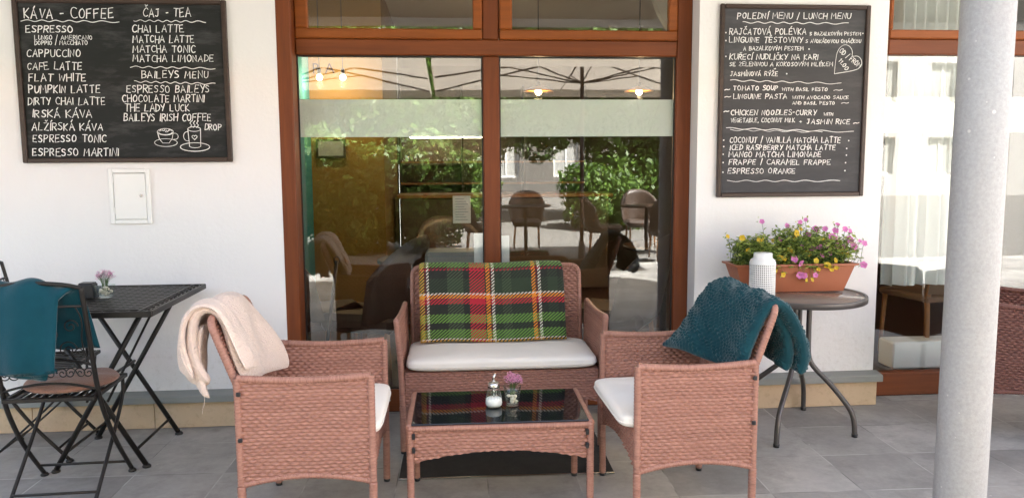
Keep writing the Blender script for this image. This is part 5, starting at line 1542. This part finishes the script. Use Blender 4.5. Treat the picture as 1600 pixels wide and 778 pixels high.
# ================================================================== THE STREET BEHIND, SEEN MIRRORED IN THE GLASS
def parasol(x, y, half, ztop, zrim, label):
    t = thing('parasol', (x, y, 0), label, 'parasol', 'beige parasols on the terrace')
    m = MB(); m.tube([(0, 0, .05), (0, 0, ztop - .02)], .028, 12); m.build('pole', 'wood_dark', t)
    m = MB(); m.lathe([(0, 0), (.34, 0), (.34, .05), (.06, .08), (.04, .3), (0, .3)], 0, 0, 0, 28); m.build('base', 'black_metal', t)
    m = MB(); n = 8
    rim = [(half * c, half * s, zrim) for c, s in ((1, 0), (1, 1), (0, 1), (-1, 1), (-1, 0), (-1, -1), (0, -1), (1, -1))]
    vs = [(0, 0, ztop)] + rim + [(p[0], p[1], p[2] - .12) for p in rim]
    vs2 = [(a, b, c - .006) for a, b, c in vs]
    f1 = [(0, 1 + k, 1 + (k + 1) % 8) for k in range(8)] + [(1 + k, 9 + k, 9 + (k + 1) % 8, 1 + (k + 1) % 8) for k in range(8)]
    m.add(vs, f1); m.build('canopy', 'canopy', t)
    for p in rim:
        m = MB(); m.tube([(p[0] * .02, p[1] * .02, ztop - .03), (p[0] * .99, p[1] * .99, p[2] - .02)], .012, 6)
        m.tube([(0, 0, zrim - .1), (p[0] * .5, p[1] * .5, (ztop + zrim) / 2 - .03)], .010, 6); m.build('rib', 'wood_dark', t)
parasol(1.87, -6.1, 2.0, 2.84, 2.56, 'beige square parasol mirrored in the right door pane')
parasol(-2.2, -6.3, 2.0, 2.84, 2.56, 'beige square parasol mirrored in the left door pane')
def tree(name, loc, H, R_, nleaf, label, cat, seed, trunk=True, low=.25, leaf=.13, group=None):
    rr = np.random.default_rng(seed); pr = random.Random(seed)
    t = thing(name, loc, label, cat, group)
    m = MB(); tips = []
    th = H * (.30 if trunk else .08)
    m.tube([(0, 0, -.1), (.03, .02, th * .6), (0, .05, th)], [.05 + H * .014, .04 + H * .011, .03 + H * .01], 8)
    for k in range(11):
        a = pr.uniform(0, 6.28); el = pr.uniform(.3, 1.2); L_ = pr.uniform(.45, .95) * R_
        e = (L_ * math.cos(a) * math.cos(el), L_ * math.sin(a) * math.cos(el), th + L_ * math.sin(el) * (H - th) / (R_ * 1.25))
        m.tube(chaikin([(0, .03, th * .9), (e[0] * .45, e[1] * .45, th + (e[2] - th) * .6), e], 1), [.05, .04, .03, .02][:4] if False else .022, 5); tips.append(e)
    m.build('trunk', 'bark', t)
    nc = 26; cs = []
    for k in range(nc):
        u = rr.normal(size=3); u /= np.linalg.norm(u); q = rr.uniform(.35, 1.0) ** .5
        cs.append((u[0] * R_ * q * .85, u[1] * R_ * q * .85, H * (low + (1 - low) * (.5 + .46 * u[2] * q)), rr.uniform(.25, .5) * R_))
    per = nleaf // nc
    V = []; F = []
    for c in cs:
        d = rr.normal(size=(per, 3)); d /= np.linalg.norm(d, axis=1, keepdims=True)
        p = np.array(c[:3]) + d * c[3] * (rr.uniform(.3, 1, (per, 1)) ** .4)
        nn = d + rr.normal(size=(per, 3)) * .7; nn /= np.linalg.norm(nn, axis=1, keepdims=True)
        a = np.cross(nn, rr.normal(size=(per, 3))); a /= np.linalg.norm(a, axis=1, keepdims=True); b = np.cross(nn, a)
        s = rr.uniform(.6, 1.3, (per, 1)) * leaf
        quad = np.stack([p - a * s * .8, p + b * s * .4, p + a * s * .8, p - b * s * .4], 1).reshape(-1, 3)
        base = len(V) ; V.extend(map(tuple, quad)); F.extend([(base + 4 * i, base + 4 * i + 1, base + 4 * i + 2, base + 4 * i + 3) for i in range(per)])
    m = MB(); m.add(V, F); m.build('crown', 'leaf', t)
for i, (x, y, H, r_, nl, lb) in enumerate([(-5.6, -17.5, 7.6, 3.2, 26000, 'bushy green tree across the street, mirrored beside the left jamb'), (-1.3, -16.0, 7.0, 2.6, 26000, 'bushy green tree across the street, mirrored in the middle of the left pane'),
        (5.2, -15.5, 7.0, 3.0, 40000, 'dense round green tree mirrored in the right pane'), (-12, -19, 8.2, 3.4, 6000, 'tall green tree farther along the street'), (1.6, -20.0, 8.0, 3.0, 26000, 'tall leafy tree behind the gap between the other trees')]):
    tree('street_tree', (x, y, -.12), H, r_, nl, lb, 'tree', 50 + i, True, .07, .12, 'trees across the street')
for i, (x, y, H, r_, lb) in enumerate([(-.2, -14.6, 2.0, 1.5, 'low green bush across the street'), (3.6, -13.2, 1.3, 1.1, 'low green bush in front of the round tree'), (6.6, -13.6, 1.6, 1.4, 'low green bush between two street trees'), (-3.2, -13.6, 2.3, 1.7, 'low green bush left of the middle tree'), (-2.9, -9.3, 2.1, .95, 'leafy bush added on the terrace to darken the reflection at the left jamb'), (-1.5, -9.0, 1.9, .85, 'leafy bush added on the terrace to darken the reflection in the middle of the left pane'), (-.25, -9.2, 2.0, .85, 'leafy bush added on the terrace to darken the reflection beside the door post')]):  # the three terrace bushes are added to block the bright ground in the reflection
    tree('street_bush', (x, y, -.12), H, r_, 8000, lb, 'bush', 80 + i, False, .03, .10, 'bushes across the street')
def house(x0, x1, y, H, label, seed, mat):
    t = thing('house', ((x0 + x1) / 2, y, -.12), label, 'building', 'houses across the street')
    hw = (x1 - x0) / 2
    m = MB(); nw = max(3, int((x1 - x0) / 2.6)); step = 2 * hw / nw; ws = 1.1
    zs = [(0.9, 2.5), (4.0, 5.7), (7.2, 8.8)]
    m.box(-hw, hw, -6, -.26, 0, H)
    for k in range(nw + 1):
        a = -hw + step * k - (step - ws) / 2; b_ = a + (step - ws)
        m.box(max(a, -hw), min(b_, hw), -.255, 0, 0, H)
    for k in range(nw):
        a = -hw + step * k + (step - ws) / 2
        pz = 0
        for z0, z1 in zs + [(H, H)]:
            m.box(a, a + ws, -.2549, -.001, pz, z0); pz = z1
    m.build('wall', mat, t)
    for k in range(nw):
        a = -hw + step * k + (step - ws) / 2
        for z0, z1 in zs:
            f = MB(); f.box(a, a + .07, -.2, -.14, z0, z1); f.box(a + ws - .07, a + ws, -.2, -.14, z0, z1); f.box(a + .07, a + ws - .07, -.2, -.14, z1 - .07, z1); f.box(a + .07, a + ws - .07, -.2, -.14, z0, z0 + .07); f.box(a + ws / 2 - .03, a + ws / 2 + .03, -.2, -.14, z0 + .07, z1 - .07)
            fo_ = f.build('window', 'white_metal', t)
            g = MB(); g.box(a + .07, a + ws - .07, -.18, -.17, z0 + .07, z1 - .07); g.build('pane', 'blind', fo_)
    m = MB(); m.prism([(-6.4, H), (.4, H), (-3, H + 3)], -hw, hw, 'x'); m.build('roof', 'terracotta', t)
house(-20, 9.4, -30, 9.6, 'pale rendered house across the street behind the trees', 1, 'pale_stone')
house(9.6, 36, -28, 9.6, 'white house across the street mirrored in the shop window', 2, 'house_white')

# terrace furniture under the parasols
for i, (x, y, lb) in enumerate(((1.25, -7.6, 'round dark terrace table under the parasol, mirrored by the door post'), (3.1, -7.3, 'round dark terrace table under the parasol, mirrored at the right jamb'))):
    cafe_table((x, y, 0), lb, .40, .74)
for i, (x, y, a, lb) in enumerate(((.55, -7.5, 0, 'dark terrace chair left of the first terrace table'), (1.35, -8.4, 95, 'dark terrace chair behind the first terrace table'), (2.4, -7.1, 10, 'dark terrace chair left of the second terrace table'), (3.2, -8.1, 95, 'dark terrace chair behind the second terrace table'), (3.2, -6.5, -90, 'dark terrace chair in front of the second terrace table'))):
    tub_chair((x, y, 0), R(a), lb, group='dark chairs on the terrace')
